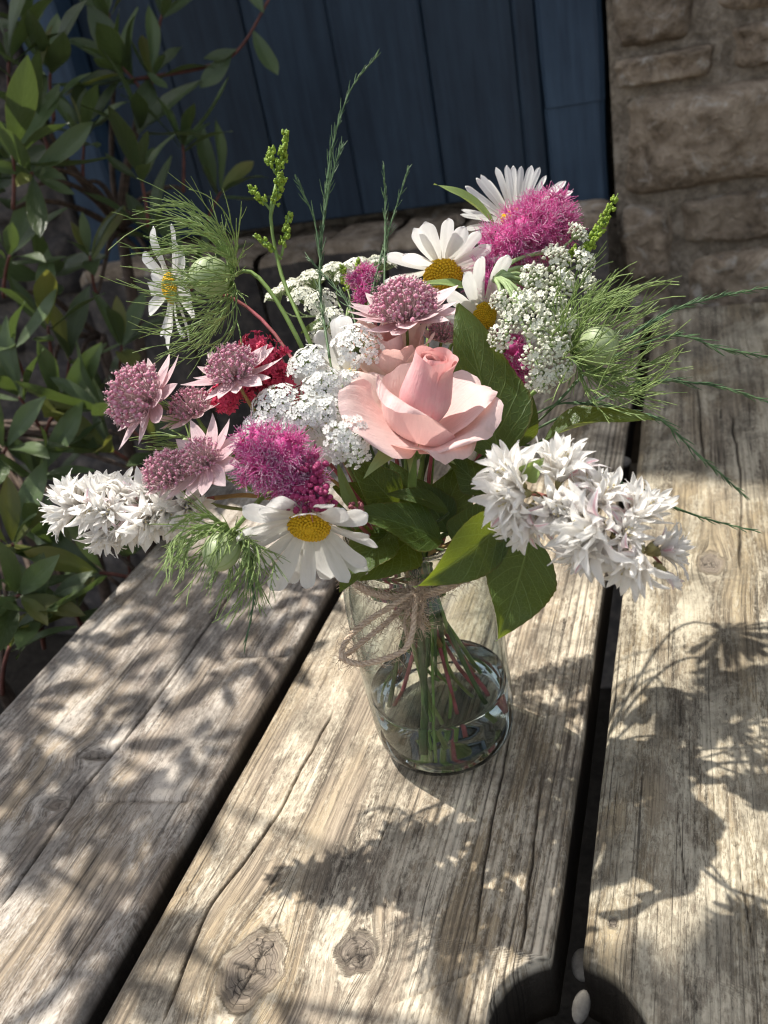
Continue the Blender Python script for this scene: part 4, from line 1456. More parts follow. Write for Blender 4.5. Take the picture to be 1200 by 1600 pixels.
# ------------------------------------------------------------------ daisies
def daisy(label, px, py, d, nrm, disc_px, L_px, n, cup, seed, wid=0.30, droop=-0.06, skip=None, lens=None, stem=True, disc_seen=True, mid=None, back=None, ang=None):
    r = random.Random(seed)
    c = at(px, py, d)
    z = vdir(*nrm)
    rd = S(disc_px, d)
    L = S(L_px, d)
    t = thing('daisy', label, 'daisy', BOUQ, 'white daisies in the bouquet')
    fz = np.array(frame_z(c, z, CR))[:3, :3]
    variants = [blade_mesh(MAT_WHITE, L, L * wid * w_, 'daisy', bend=b_, furrow=0.02, nf=2, wave=0.02, twist=tw_, curl=cu, nu=9, nv=15, seed=s_, tipbend=tb) for w_, b_, tw_, cu, s_, tb in
                ((1.0, droop * 0.5, 0.1, 0.10, 1, -0.05), (0.9, droop, -0.15, 0.16, 2, 0.05), (1.08, 0.03, 0.05, 0.06, 3, -0.10), (0.95, droop * 1.4, 0.2, -0.08, 4, 0.0))]
    for k in range(n):
        a = 2 * math.pi * (k + r.uniform(-0.22, 0.22)) / n
        if skip and any(lo <= math.degrees(a) % 360 <= hi for lo, hi in skip):
            continue
        el = math.radians(cup + r.uniform(-9, 9) + (6 if k % 2 else -4))
        rad = fz @ np.array([math.cos(a), math.sin(a), 0])
        dirn = rad * math.cos(el) + z * math.sin(el)
        nn = -rad * math.sin(el) + z * math.cos(el)
        nn = nn + np.cross(rad, z) * r.uniform(-0.25, 0.25)
        s = r.uniform(0.88, 1.06)
        m4 = frame(c + rad * rd * 0.80 - z * 0.0006 * (k % 3), dirn, nn) @ Matrix.Diagonal((s, s * r.uniform(0.9, 1.1), s, 1))
        part('petal', r.choice(variants), t, m4)
    b = MB()
    if disc_seen:
        nb = 170
        for i in range(nb):
            q = math.sqrt((i + 0.5) / nb)
            a = i * 2.39996
            h = 0.42 * rd * (1 - q ** 2.2) - (0.16 * rd * math.exp(-(q / 0.25) ** 2))
            p = c + fz @ np.array([rd * q * math.cos(a), rd * q * math.sin(a), h])
            b.ball(p, rd * 0.082 * (0.85 + 0.3 * r.random()), 0)
    P = np.array([[c + fz @ np.array([rd * q * math.cos(a), rd * q * math.sin(a), 0.36 * rd * (1 - q ** 2)]) for a in np.linspace(0, 2 * math.pi, 17)] for q in np.linspace(0.02, 1, 6)])
    b.grid(P, None, 0)
    part('disc', b.mesh('disc', MAT_YELLOW), t)
    b = MB()
    P = np.array([[c + fz @ np.array([rd * q * math.cos(a), rd * q * math.sin(a), -0.35 * rd * (1 - q ** 2) - 0.001]) for a in np.linspace(0, 2 * math.pi, 17)] for q in np.linspace(0.02, 1.05, 6)])
    b.grid(P, None, 0)
    part('receptacle', b.mesh('receptacle', MAT_STEMDARK), t)
    if stem:
        jar_stem(c - z * 0.3 * rd, -z if back is None else back, d, MAT_STEM, t, 0.0015, mid=mid, ang=ang)
    return t


daisy('large white daisy hanging face down at the front, under the magenta cluster', 483, 822, 0.462, (-0.08, -0.75, 0.66), 35, 97, 20, 31, 4, 0.32, droop=-0.02, back=vdir(0.2, 0.4, -0.8))
daisy('white daisy with upright petals at the back, below the dark door', 692, 430, 0.535, (0.0, -0.72, 0.69), 31, 92, 24, 24, 9, 0.27, droop=0.03, skip=[(176, 360), (0, 8)])
daisy('white daisy half hidden behind the large pink fluffy cluster at the top right', 806, 344, 0.57, (-0.05, 0.45, 0.88), 24, 76, 36, 26, 12, 0.16, droop=0.02)
daisy('white daisy with a bright yellow disc behind the pointed green leaf', 757, 494, 0.530, (0.45, -0.30, 0.85), 22, 82, 14, 12, 15, 0.30, droop=-0.05)
daisy('white daisy facing left behind the feathery green pod', 266, 450, 0.55, (-0.80, -0.22, 0.55), 24, 74, 17, 5, 18, 0.30, droop=-0.04)
daisy('white daisy mostly hidden behind the lacy white florets beside the red cluster', 548, 596, 0.545, (-0.25, 0.3, 0.9), 22, 92, 15, 10, 22, 0.34)
daisy('white daisy showing only pale petals under the lacy white florets', 494, 652, 0.525, (-0.1, 0.1, 0.95), 20, 72, 14, 10, 25, 0.36)


# ------------------------------------------------------------------ roses
def rose_petal(center, fz, phi, prof, half_w, flat=0.35, notch=0.0, wave=0.0, seed=0, nu=17, nv=18, rimroll=0.0, skew=0.0, roll=0.0):
    """petal of a rose in the frame fz (columns x, y, axis): prof = list of (radius, height) from base to rim along the middle;
    half_w = list of half widths along it"""
    P = np.zeros((nv, nu, 3))
    UV = np.zeros((nv, nu, 2))
    prof = np.asarray(prof, float)
    s = np.concatenate([[0], np.cumsum(np.linalg.norm(np.diff(prof, axis=0), axis=1))])
    s /= s[-1]
    kn = np.linspace(0, 1, len(half_w))
    pp = smooth_path(np.column_stack([prof, np.zeros(len(prof))]), 60)[:, :2]
    sp_ = np.concatenate([[0], np.cumsum(np.linalg.norm(np.diff(pp, axis=0), axis=1))])
    sp_ /= sp_[-1]
    for i in range(nv):
        v0 = i / (nv - 1)
        for j in range(nu):
            u = 2 * j / (nu - 1) - 1
            v = v0 * (1 - 0.13 * u * u - 0.05 * u ** 4) + skew * u * v0 * v0
            v = v - notch * v0 ** 6 * math.exp(-(u / 0.18) ** 2)
            v = min(max(v, 0), 1.08)
            rad = np.interp(v, sp_, pp[:, 0]) if v <= 1 else pp[-1, 0] + (v - 1) * 0.03
            h = np.interp(v, sp_, pp[:, 1])
            w = np.interp(v0, kn, half_w) * u
            rc = max(rad, 0.004) / max(0.05, (1 - flat))        # flatter than the circle round the axis
            a = w / rc
            a = max(-2.6, min(2.6, a))
            x = rad - rc * (1 - math.cos(a))
            y = rc * math.sin(a)
            h += roll * y * v0
            wv = wave * (math.sin(u * 5 + seed) + 0.45 * math.sin(u * 13 + seed * 2.3)) * v0 ** 3
            h += wv - rimroll * (abs(u) ** 3) * v0 ** 2
            x += 0.6 * wv + rimroll * 0.8 * abs(u) ** 3 * v0 ** 2
            cp, sn = math.cos(phi), math.sin(phi)
            P[i, j] = center + fz @ np.array([x * cp - y * sn, x * sn + y * cp, h])
            UV[i, j] = (j / (nu - 1), v0)
    return P, UV


def add_petal(parent, mat, *a, **k):
    b = MB()
    P, UV = rose_petal(*a, **k)
    b.grid(P, UV)
    return part('petal', b.mesh('rose_petal', mat), parent)


rose = thing('rose', 'large pink rose with a tightly rolled centre at the heart of the bouquet', 'rose', BOUQ, 'pink roses')
RD = 0.478
rax = vdir(0.17, 0.80, 0.57)
rc0 = at(652, 676, RD + 0.012)
fzr = np.array(frame_z(rc0, rax, CR))[:3, :3]      # x: screen right, y: away from the viewer and up
mm = 0.001


def rolled(phi0, turns, r0, r1, h0, htop, lean=0.0, mat=MAT_ROSEBUD, nphi=40, seed=0, flare=0.0):
    """a bud petal rolled round the axis"""
    nv = 14
    P = np.zeros((nv, nphi, 3))
    UV = np.zeros((nv, nphi, 2))
    for j in range(nphi):
        q = j / (nphi - 1)
        a = phi0 + q * turns * 2 * math.pi
        rt = r0 + (r1 - r0) * q
        top = htop * (1 - 0.10 * (2 * q - 1) ** 4 - 0.02 * math.sin(q * 5 + seed)) - 0.0010 * q
        for i in range(nv):
            v = i / (nv - 1)
            # narrow base, belly at 45 %, drawn in towards the mouth
            belly = 0.0146 * math.sin(min(1, v / 0.5) * math.pi / 2) ** 0.8
            k = max(0, (v - 0.42) / 0.58)
            rad = belly * (1 - k ** 1.25) + rt * k ** 1.25 - (0.0095 - rt) * 0.35 * (1 - k) * v
            rad = max(rad, 0.0006) + flare * max(0, v - 0.86) * 0.10
            h = h0 + (top - h0) * v
            P[i, j] = rc0 + fzr @ np.array([rad * math.cos(a), rad * math.sin(a), h])
            UV[i, j] = (q, v)
    b = MB()
    b.grid(P, UV)
    return part('petal', b.mesh('bud_petal', mat), rose)


for k in range(6):
    r_in = 0.0010 + 0.0011 * k
    rolled(k * 2.3 + 0.4, 0.85, r_in, r_in + 0.0014, 0.002, 0.0480 - 0.0008 * (5 - k), seed=k)
rolled(-2.0, 0.62, 0.0080, 0.0086, 0.0, 0.0496, seed=7, flare=0.10)
rolled(1.05, 0.62, 0.0088, 0.0094, 0.0, 0.0489, seed=8, flare=0.10)
rolled(-1.25, 0.42, 0.0098, 0.0104, 0.0, 0.0476, seed=9, flare=0.20)
D2 = math.radians
# back petals, then the big open ones
def pf(*q):
    return [(a * mm, b_ * mm) for a, b_ in q]


def hw(*q):
    return [a * mm for a in q]


add_petal(rose, MAT_ROSEPALE, rc0, fzr, D2(100), pf((3, 0), (17, 8), (26, 17), (34, 25)), hw(4, 17, 24, 20), flat=0.3, seed=1, wave=0.001)
add_petal(rose, MAT_ROSEPALE, rc0, fzr, D2(150), pf((3, 0), (18, 5), (29, 12), (39, 18), (45, 18)), hw(4, 17, 25, 24, 16), flat=0.4, seed=2, wave=0.001)
add_petal(rose, MAT_ROSE, rc0, fzr, D2(18), pf((3, 0), (15, 7), (23, 18), (32, 28), (39, 28)), hw(4, 17, 26, 27, 20), flat=0.40, seed=3, wave=0.0016, notch=0.03)
add_petal(rose, MAT_ROSE, rc0, fzr, D2(200), pf((3, 0), (17, 4), (29, 10), (41, 15), (48, 14)), hw(4, 19, 28, 29, 19), flat=0.60, seed=4, wave=0.0014, roll=-0.40)
add_petal(rose, MAT_ROSE, rc0, fzr, D2(-22), pf((3, 0), (16, 3), (25, 12), (35, 21), (43, 19)), hw(4, 19, 29, 31, 22), flat=0.45, seed=5, wave=0.0018, roll=0.30)
add_petal(rose, MAT_ROSE, rc0, fzr, D2(-62), pf((3, -1), (17, 0), (26, 6), (34, 10), (39, 5)), hw(4, 20, 29, 28, 18), flat=0.45, seed=6, wave=0.0018, notch=0.05)
# the front petal that lies across the bud from upper left to lower right
add_petal(rose, MAT_ROSE, rc0, fzr, D2(238), pf((3, 0), (16, 3), (20, 14), (23, 26), (28, 30), (33, 26)), hw(4, 20, 29, 32, 28, 18), flat=0.28, seed=7, wave=0.0008, skew=-0.10, roll=-0.22)
b = MB()
P = np.array([[rc0 + fzr @ np.array([q * math.cos(a), q * math.sin(a), h]) for a in np.linspace(0, 2 * math.pi, 15)] for q, h in ((0.0016, -0.018), (0.005, -0.015), (0.0072, -0.009), (0.0068, -0.002), (0.005, 0.001))])
b.grid(P)
part('hip', b.mesh('hip', MAT_STEM), rose)
for (tx, ty, dd, w) in ((568, 748, 0.462, 46), (640, 740, 0.466, 24), (712, 726, 0.480, 26)):
    a0 = rc0 - rax * 0.004
    tip = at(tx, ty, dd)
    L = np.linalg.norm(tip - a0)
    part('sepal', blade_mesh(MAT_SEPAL, L, S(w, dd), 'ovate', bend=0.10, fold=0.3, twist=0.3, nu=7, nv=12), rose, frame(a0, tip - a0, vdir(-0.2, 0.3, 0.9)))
jar_stem(rc0 - rax * 0.017, vdir(-0.02, -1, -0.25), RD, MAT_STEM, rose, 0.0030, mid=[at(645, 720, 0.492), at(645, 790, 0.512)])

rose2 = thing('rose', 'pale cream pink rose showing behind the large pink rose', 'rose', BOUQ, 'pink roses')
rc2 = at(612, 585, 0.535)
ax2 = vdir(-0.1, 0.75, 0.6)
fz2 = np.array(frame_z(rc2, ax2, CR))[:3, :3]
for k, (ph, o) in enumerate(((0, 0), (70, 1), (140, 0), (215, 1), (285, 0), (330, 1))):
    add_petal(rose2, MAT_ROSEPALE, rc2, fz2, D2(ph), [(2 * mm, 0), (14 * mm, 3 * mm), (20 * mm, 13 * mm), ((20 + 5 * o) * mm, 25 * mm), ((23 + 7 * o) * mm, 29 * mm)], [3 * mm, 13 * mm, 19 * mm, 18 * mm, 12 * mm], flat=0.3, seed=k, wave=0.0015, nu=13, nv=14)
for k in range(4):
    add_petal(rose2, MAT_ROSE, rc2, fz2, D2(k * 95 + 30), [(2 * mm, 2 * mm), (8 * mm, 8 * mm), (9 * mm, 20 * mm), (8 * mm, 28 * mm)], [3 * mm, 10 * mm, 14 * mm, 12 * mm], flat=0.0, seed=k, nu=13, nv=12)
jar_stem(rc2, -ax2, 0.53, MAT_STEMDARK, rose2, 0.0026)


# ------------------------------------------------------------------ astrantia
def astrantia(label, px, py, d, nrm, dome_px, br_px, nb, seed, cup=25, nf=130, back=None, mid=None, squash=0.9):
    r = random.Random(seed)
    c = at(px, py, d)
    z = vdir(*nrm)
    R_ = S(dome_px, d)
    L = S(br_px, d)
    fz = np.array(frame_z(c, z, CR))[:3, :3]
    t = thing('astrantia', label, 'astrantia', BOUQ, 'dusty pink astrantias')
    var = [blade_mesh(MAT_ASTRAB, L, L * w_, 'bract', bend=b_, fold=0.25, furrow=0.015, nf=3, twist=tw_, nu=9, nv=10, seed=s_) for w_, b_, tw_, s_ in ((0.36, -0.06, 0.1, 1), (0.32, -0.09, -0.2, 2), (0.40, -0.03, 0.15, 3))]
    for k in range(nb):
        a = 2 * math.pi * (k + r.uniform(-0.2, 0.2)) / nb
        el = math.radians(cup + r.uniform(-10, 10))
        rad = fz @ np.array([math.cos(a), math.sin(a), 0])
        dirn = rad * math.cos(el) + z * math.sin(el)
        s = r.uniform(0.8, 1.1)
        part('bract', r.choice(var), t, frame(c + rad * 0.001, dirn, -rad * math.sin(el) + z * math.cos(el)) @ Matrix.Scale(s, 4))
    b = MB()
    for i in range(nf):
        q = (i + 0.5) / nf
        el = math.acos(1 - q * 0.98)            # polar angle from the axis
        a = i * 2.39996 + r.uniform(-0.2, 0.2)
        rr = R_ * r.uniform(0.84, 1.08)
        v = fz @ np.array([math.sin(el) * math.cos(a) * 1.0, math.sin(el) * math.sin(a) * 1.0, math.cos(el) * squash])
        tip = c + z * R_ * 0.30 + v * rr * 0.88
        b.tube([c + v * R_ * 0.15, c + z * R_ * 0.05 + v * rr * 0.6, tip], [0.00022, 0.0003, 0.0004], 4, 1, False)
        sz = R_ * 0.066 * r.uniform(0.75, 1.25)
        b.ball(tip, sz, 0, (1, 1, 1))
        for q_ in range(3):
            e = unit(v + np.array([r.uniform(-1, 1) for _ in range(3)]) * 0.8)
            b.tube([tip, tip + e * sz * r.uniform(1.6, 2.7)], [0.00014, 0.00009], 3, 1 if q_ else 0, False)
            if q_ == 0:
                b.ball(tip + e * sz * 1.6, sz * 0.45, 1)
    part('floret_dome', b.mesh('floret_dome', [MAT_ASTRAF, MAT_ASTRAS]), t, kind='stuff')
    jar_stem(c - z * 0.001, -z if back is None else back, d, MAT_STEM, t, 0.0013, mid=mid)
    return t


astrantia('largest dusty pink astrantia at the top centre, left of the white daisy', 634, 498, 0.505, (-0.12, 0.80, 0.55), 56, 98, 17, 31, cup=12, nf=190)
astrantia('round dusty pink astrantia farthest to the left, above the white blossom spray', 232, 628, 0.500, (-0.66, 0.36, 0.62), 56, 84, 15, 32, cup=6, nf=170, mid=[at(262, 640, 0.505), at(330, 680, 0.52), at(440, 760, 0.55)])
astrantia('dusty pink astrantia resting against the red valerian', 368, 588, 0.492, (-0.22, 0.74, 0.60), 44, 76, 14, 33, cup=8, nf=150)
astrantia('smallest dusty pink astrantia between the two left ones', 303, 645, 0.505, (-0.30, 0.72, 0.58), 36, 60, 12, 34, cup=10, nf=100)
astrantia('dusty pink astrantia directly above the left white blossom spray', 268, 748, 0.478, (-0.35, 0.62, 0.68), 42, 50, 11, 35, cup=15, nf=150)
astrantia('dusty pink astrantia with long pale bracts left of the magenta cluster', 322, 722, 0.474, (-0.42, 0.50, 0.70), 38, 82, 13, 36, cup=8, nf=110)
astrantia('dark pink astrantia half hidden between rose and daisy', 690, 530, 0.522, (0.1, 0.7, 0.65), 26, 40, 11, 37, cup=25, nf=80)


# ------------------------------------------------------------------ fluffy magenta spiraea
def spiraea(label, axis_px, d0, d1, rad_px, nflor, seed, fluff=1.0, buds=None, n_thread=11, stem_end=0, bud_mat=MAT_SPIRB, lumps=7):
    r = random.Random(seed)
    pts = [at(x, y, d0 + (d1 - d0) * i / (len(axis_px) - 1)) for i, (x, y) in enumerate(axis_px)]
    ax = smooth_path(pts, 30)
    dm = (d0 + d1) / 2
    t = thing('spiraea', label, 'spiraea', BOUQ, 'fluffy magenta spiraeas')
    cl = MB()
    centres = []
    for k in range(lumps):
        q = (k + 0.5) / lumps
        i = int(q * 29)
        w = S(np.interp(q, np.linspace(0, 1, len(rad_px)), rad_px), dm)
        for _ in range(2):
            off = unit([r.uniform(-1, 1) for _ in range(3)])
            centres.append((ax[i] + off * w * 0.42, w * r.uniform(0.60, 0.78)))
    for k in range(nflor):
        c, w = centres[k % len(centres)]
        u = unit([r.gauss(0, 1) for _ in range(3)])
        if u @ CT < -0.45:
            u = -u
        p = c + u * w * r.uniform(0.72, 1.0)
        fzl = np.array(frame_z(p, u, (r.random(), r.random(), r.random())))[:3, :3]
        rp = 0.0021 * r.uniform(0.8, 1.2)
        for m_ in range(5):
            a = m_ * 1.2566 + r.random() * 0.3
            e = fzl @ np.array([math.cos(a), math.sin(a), 0.35])
            s_ = fzl @ np.array([-math.sin(a), math.cos(a), 0])
            cl.add([p, p + e * rp * 0.6 + s_ * rp * 0.45, p + e * rp * 1.15, p + e * rp * 0.6 - s_ * rp * 0.45], [(0, 1, 2, 3)], None, 1)
        for m_ in range(n_thread):
            a = r.random() * 6.28
            el = r.uniform(0.35, 1.35)
            e = fzl @ np.array([math.cos(a) * math.cos(el), math.sin(a) * math.cos(el), math.sin(el)])
            L = 0.0062 * fluff * r.uniform(0.6, 1.25)
            bnd = unit([r.uniform(-1, 1) for _ in range(3)]) * L * 0.28
            q3 = p + e * L + bnd
            cl.tube([p, p + e * L * 0.55, q3], [0.00021, 0.00018, 0.00014], 3, r.choice((0, 0, 0, 0, 1, 2)), False)
            if r.random() < 0.5:
                cl.ball(q3, 0.00026, 2)
    for (c, w) in centres:      # the dark core of stalks
        cl.ball(c, w * 0.72, 1)
    part('floret_cluster', cl.mesh('floret_cluster', [MAT_SPIRF, MAT_SPIRP, MAT_SPIRX]), t, kind='stuff')
    bm_ = None
    if buds:
        mbud = MB()
        mbud.ball((0, 0, 0), 1.0)
        mbud.ball((0, 0, 0.55), 0.62)
        bm_ = mbud.mesh('bud', bud_mat)
        for (bx, by, n, rp) in buds:
            for k in range(n):
                a = r.random() * 6.28
                q = math.sqrt(r.random())
                x, y = bx + rp * q * math.cos(a), by + rp * q * math.sin(a)
                p = at(x, y, dm - 0.006 - S(rp, dm) * 0.8 * math.sqrt(max(0, 1 - q * q)))
                s_ = S(r.uniform(4.2, 6.5), dm)
                part('bud', bm_, t, frame_z(p, vdir(math.cos(a) * q, math.sin(a) * q, 0.7)) @ Matrix.Scale(s_, 4))
    jar_stem(ax[-1 if stem_end else 0], unit(ax[-1] - ax[-3]) if stem_end else unit(ax[0] - ax[2]), dm, MAT_STEMRED, t, 0.0014)
    return t


spiraea('long fluffy pink spiraea plume at the upper right, above the lacy white florets', [(768, 428), (792, 385), (838, 350), (878, 336)], 0.52, 0.52, [42, 58, 52, 36], 640, 41, 1.25, lumps=8, n_thread=10)
spiraea('bright magenta spiraea head with dark buds above the front daisy', [(485, 762), (455, 738), (425, 716), (398, 702)], 0.456, 0.450, [32, 44, 52, 44], 520, 42, 1.0, buds=[(468, 778, 24, 24), (497, 772, 34, 27), (488, 735, 16, 24), (510, 788, 12, 14)], n_thread=9, lumps=7)
spiraea('small dark magenta spiraea deep between the daisy and the white florets on the right', [(800, 600), (805, 565), (790, 520)], 0.54, 0.545, [24, 30, 24], 120, 43, 0.8, lumps=4, n_thread=8)
spiraea('small pink spiraea tuft behind the largest astrantia', [(575, 470), (565, 440), (585, 425)], 0.545, 0.545, [14, 18, 14], 70, 44, 0.9, lumps=3, n_thread=8)
mb_ = MB()
sb = thing('spiraea', 'tiny closed cluster of dull pink buds beside the dark leaf under the rose', 'spiraea', BOUQ, 'fluffy magenta spiraeas')
mbud = MB()
mbud.ball((0, 0, 0), 1.0)
MAT_BUDPINK = plain('dull_pink_bud', (0.38, 0.13, 0.15), 0.5, 0.3, 0.4, 500)
bme = mbud.mesh('bud', MAT_BUDPINK)
r8 = random.Random(8)
for k in range(18):
    part('bud', bme, sb, Matrix.Translation(at(557 + r8.gauss(0, 7), 793 + r8.gauss(0, 7), 0.478 + r8.uniform(-0.003, 0.003))) @ Matrix.Scale(S(r8.uniform(3, 4.6), 0.478), 4))
jar_stem(at(560, 800, 0.481), vdir(0.4, -0.5, -0.6), 0.48, MAT_STEMRED, sb, 0.0010)


# ------------------------------------------------------------------ red valerian
def valerian():
    r = random.Random(51)
    t = thing('valerian', 'crimson red valerian cluster of tiny flowers behind the left astrantias', 'valerian', BOUQ)
    for (px, py, d, rp, n) in ((425, 572, 0.515, 40, 90), (385, 600, 0.512, 34, 70), (352, 622, 0.506, 26, 50), (440, 615, 0.52, 34, 60), (400, 545, 0.52, 28, 40)):
        c = at(px, py, d)
        R_ = S(rp, d)
        b = MB()
        for k in range(n):
            u = unit([r.gauss(0, 1) for _ in range(3)])
            if u @ CT < -0.2:
                u = -u
            p = c + u * R_ * r.uniform(0.7, 1.05)
            b.tube([c + u * R_ * 0.3, p], [0.0003, 0.0004], 4, 1, False)
            fzl = np.array(frame_z(p, u, (r.random(), r.random(), r.random())))[:3, :3]
            rp_ = 0.0028 * r.uniform(0.8, 1.2)
            for m_ in range(5):
                a = m_ * 1.2566 + r.random() * 0.2
                e = fzl @ np.array([math.cos(a), math.sin(a), 0.15 + r.uniform(-0.3, 0.3)])
                s_ = fzl @ np.array([-math.sin(a), math.cos(a), 0])
                b.add([p, p + e * rp_ * 0.6 + s_ * rp_ * 0.36, p + e * rp_ * 1.1, p + e * rp_ * 0.6 - s_ * rp_ * 0.36], [(0, 1, 2, 3)], [(0.5, 0), (1, 0.5), (0.5, 1), (0, 0.5)], 0)
        b.ball(c, R_ * 0.6, 1)
        part('floret_cluster', b.mesh('valerian_cluster', [MAT_VALER, MAT_VALERD]), t, kind='stuff')
    jar_stem(at(410, 600, 0.52), vdir(0.5, -0.7, -0.4), 0.52, MAT_STEM, t, 0.0016)


valerian()


# ------------------------------------------------------------------ lacy white umbels
def umbellet_mesh(seed, n, R_, mat, bud=0.0, dome=0.45, fl=0.0017):
    """dome of tiny five-petalled florets on stalks; origin at the joint, axis +Z, radius R_"""
    r = random.Random(seed)
    b = MB()
    for i in range(n):
        q = math.sqrt((i + 0.5) / n)
        a = i * 2.39996
        rr = R_ * q * r.uniform(0.9, 1.08)
        p = np.array([rr * math.cos(a), rr * math.sin(a), R_ * (0.75 + dome * (1 - q * q)) + r.uniform(-0.06, 0.06) * R_])
        m_ = p * np.array([0.45, 0.45, 0.6])
        b.tube([np.zeros(3), m_, p], [0.00022, 0.0002, 0.00018], 3, 1, False)
        u = unit(np.array([p[0], p[1], R_ * 0.9]) + np.array([r.uniform(-.3, .3) for _ in range(3)]) * R_)
        if r.random() < bud:
            b.ball(p, fl * 0.62, 0)
            b.ball(p + u * fl * 0.5, fl * 0.4, 0)
            b.ball(p + np.cross(u, [0.3, 0.5, 0.2]) * fl, fl * 0.4, 0)
            continue
        fzl = np.array(frame_z(p, u, (r.random(), r.random(), 0.1)))[:3, :3]
        f_ = fl * r.uniform(0.8, 1.2)
        for k in range(5):
            t_ = k * 1.2566 + r.random() * 0.25
            e = fzl @ np.array([math.cos(t_), math.sin(t_), 0.25])
            s_ = fzl @ np.array([-math.sin(t_), math.cos(t_), 0])
            tp = p + e * f_ * 1.15 - u * f_ * 0.1
            b.add([p, p + e * f_ * 0.75 + s_ * f_ * 0.48, tp + s_ * f_ * 0.25, tp - e * f_ * 0.22, tp - s_ * f_ * 0.25, p + e * f_ * 0.75 - s_ * f_ * 0.48], [(0, 1, 2, 3), (0, 3, 4, 5)], [(0.5, 0), (1, 0.6), (0.8, 1), (0.5, 0.9), (0.2, 1), (0, 0.6)], 0)
        b.ball(p + u * f_ * 0.12, f_ * 0.2, 0)
    return b.mesh('umbellet', [mat, MAT_UMBSTALK])


MAT_UMBSTALK = plain('umbel_stalk', (0.40, 0.52, 0.24), 0.55, 0.3, 0.3, 300, tw=0.2)


def umbel(label, node, heads, mat, stem_mat, mid=None, bud=0.0, seed=0, back=None, fl=0.0016, ray_r=0.0006, n=44):
    """node: (px, py, d); heads: list of (px, py, d, radius px, axis)"""
    t = thing('umbel', label, 'umbel', BOUQ, 'lacy white umbels')
    c = at(*node)
    vs = [umbellet_mesh(seed * 10 + k, n, 1.0 * 0.010, mat, bud, 0.45, fl * 0.010 / 0.010) for k in range(4)]
    r = random.Random(seed)
    for k, (px, py, d, rp, ax) in enumerate(heads):
        p = at(px, py, d)
        a = vdir(*ax)
        R_ = S(rp, d)
        j = p - a * R_ * 0.9
        part('umbellet', vs[k % 4], t, frame_z(j, a, (r.random(), r.random(), r.random())) @ Matrix.Scale(R_ / 0.010, 4))
        q = MB()
        L = np.linalg.norm(j - c)
        q.tube(bez(c, c + unit(j - c) * L * 0.3 + CU * L * 0.25 + CT * L * 0.12, j - a * L * 0.35, j, 9), np.linspace(ray_r * 1.3, ray_r * 0.7, 9), 5)
        part('ray', q.mesh('ray', MAT_UMBSTALK), t)
    jar_stem(c, vdir(0, -1, -0.2) if back is None else back, node[2], stem_mat, t, 0.0015, mid=mid)
    return t


F_ = (0.0, 0.35, 0.9)
umbel('lacy white umbel spilling over the left side of the large rose', (520, 655, 0.515), [
    (560, 535, 0.498, 40, (0.1, 0.4, 0.9)), (478, 560, 0.490, 34, (-0.4, 0.6, 0.7)), (505, 598, 0.482, 34, (0.0, 0.5, 0.85)), (548, 592, 0.492, 22, (0.1, 0.5, 0.8)), (425, 625, 0.480, 40, (-0.4, 0.6, 0.7)),
    (470, 640, 0.474, 34, (-0.2, 0.5, 0.85)), (515, 640, 0.474, 32, (0.1, 0.4, 0.9)), (395, 665, 0.480, 33, (-0.6, 0.5, 0.6)), (440, 668, 0.476, 30, (-0.3, 0.4, 0.85)), (500, 670, 0.478, 18, (0.1, 0.1, 1)),
    (545, 690, 0.462, 40, (0.2, -0.1, 1)), (530, 625, 0.486, 20, (0.2, 0.4, 0.9))], MAT_FLORETWHITE, MAT_STEM, seed=1, back=vdir(0.3, -0.8, -0.5))
umbel('lacy white umbel seen from the side at the back, behind the feathery green pod', (540, 520, 0.56), [
    (455, 446, 0.575, 28, (-0.2, 0.95, 0.2)), (490, 432, 0.572, 28, (-0.1, 0.95, 0.25)), (525, 420, 0.57, 28, (0, 0.95, 0.25)), (560, 412, 0.57, 26, (0, 0.95, 0.25)), (595, 408, 0.57, 26, (0.15, 0.95, 0.25)), (430, 458, 0.572, 20, (-0.4, 0.9, 0.2)),
    (500, 470, 0.555, 26, (-0.2, 0.4, 0.9)), (515, 500, 0.55, 24, (-0.1, 0.2, 0.95)), (545, 430, 0.562, 24, (0, 0.8, 0.5)), (575, 428, 0.565, 22, (0.1, 0.8, 0.5)), (495, 520, 0.552, 20, (-0.3, 0.2, 0.9)), (470, 458, 0.562, 22, (-0.2, 0.7, 0.6))], MAT_FLORETCREAM, MAT_STEM, seed=2)
umbel('cream white umbel nodding at the right, between the pink plume and the feathery pod', (772, 438, 0.50), [
    (905, 362, 0.500, 20, (0.5, 0.5, 0.7)), (872, 400, 0.495, 25, (0.3, 0.4, 0.85)), (915, 405, 0.498, 23, (0.5, 0.3, 0.8)), (838, 432, 0.488, 26, (0.1, 0.3, 0.9)), (880, 440, 0.488, 26, (0.4, 0.2, 0.9)), (920, 440, 0.496, 20, (0.6, 0.2, 0.75)),
    (822, 470, 0.482, 26, (0, 0.2, 1)), (862, 475, 0.480, 27, (0.2, 0.1, 0.95)), (800, 498, 0.482, 24, (-0.2, 0.1, 0.95)), (845, 512, 0.478, 28, (0.1, -0.1, 1)), (885, 505, 0.482, 24, (0.5, -0.1, 0.85)), (782, 528, 0.485, 22, (-0.4, -0.2, 0.9)),
    (868, 545, 0.480, 28, (0.3, -0.3, 0.9)), (838, 560, 0.482, 25, (0, -0.4, 0.9)), (850, 592, 0.485, 27, (0.1, -0.6, 0.8)), (780, 468, 0.490, 18, (-0.5, 0.2, 0.8)), (880, 580, 0.487, 20, (0.3, -0.5, 0.8))], MAT_FLORETCREAM, MAT_STEM, seed=3, bud=0.72, ray_r=0.0012, fl=0.0019, n=36, mid=[at(778, 410, 0.505), at(800, 470, 0.52), at(770, 620, 0.545), at(730, 760, 0.56)])


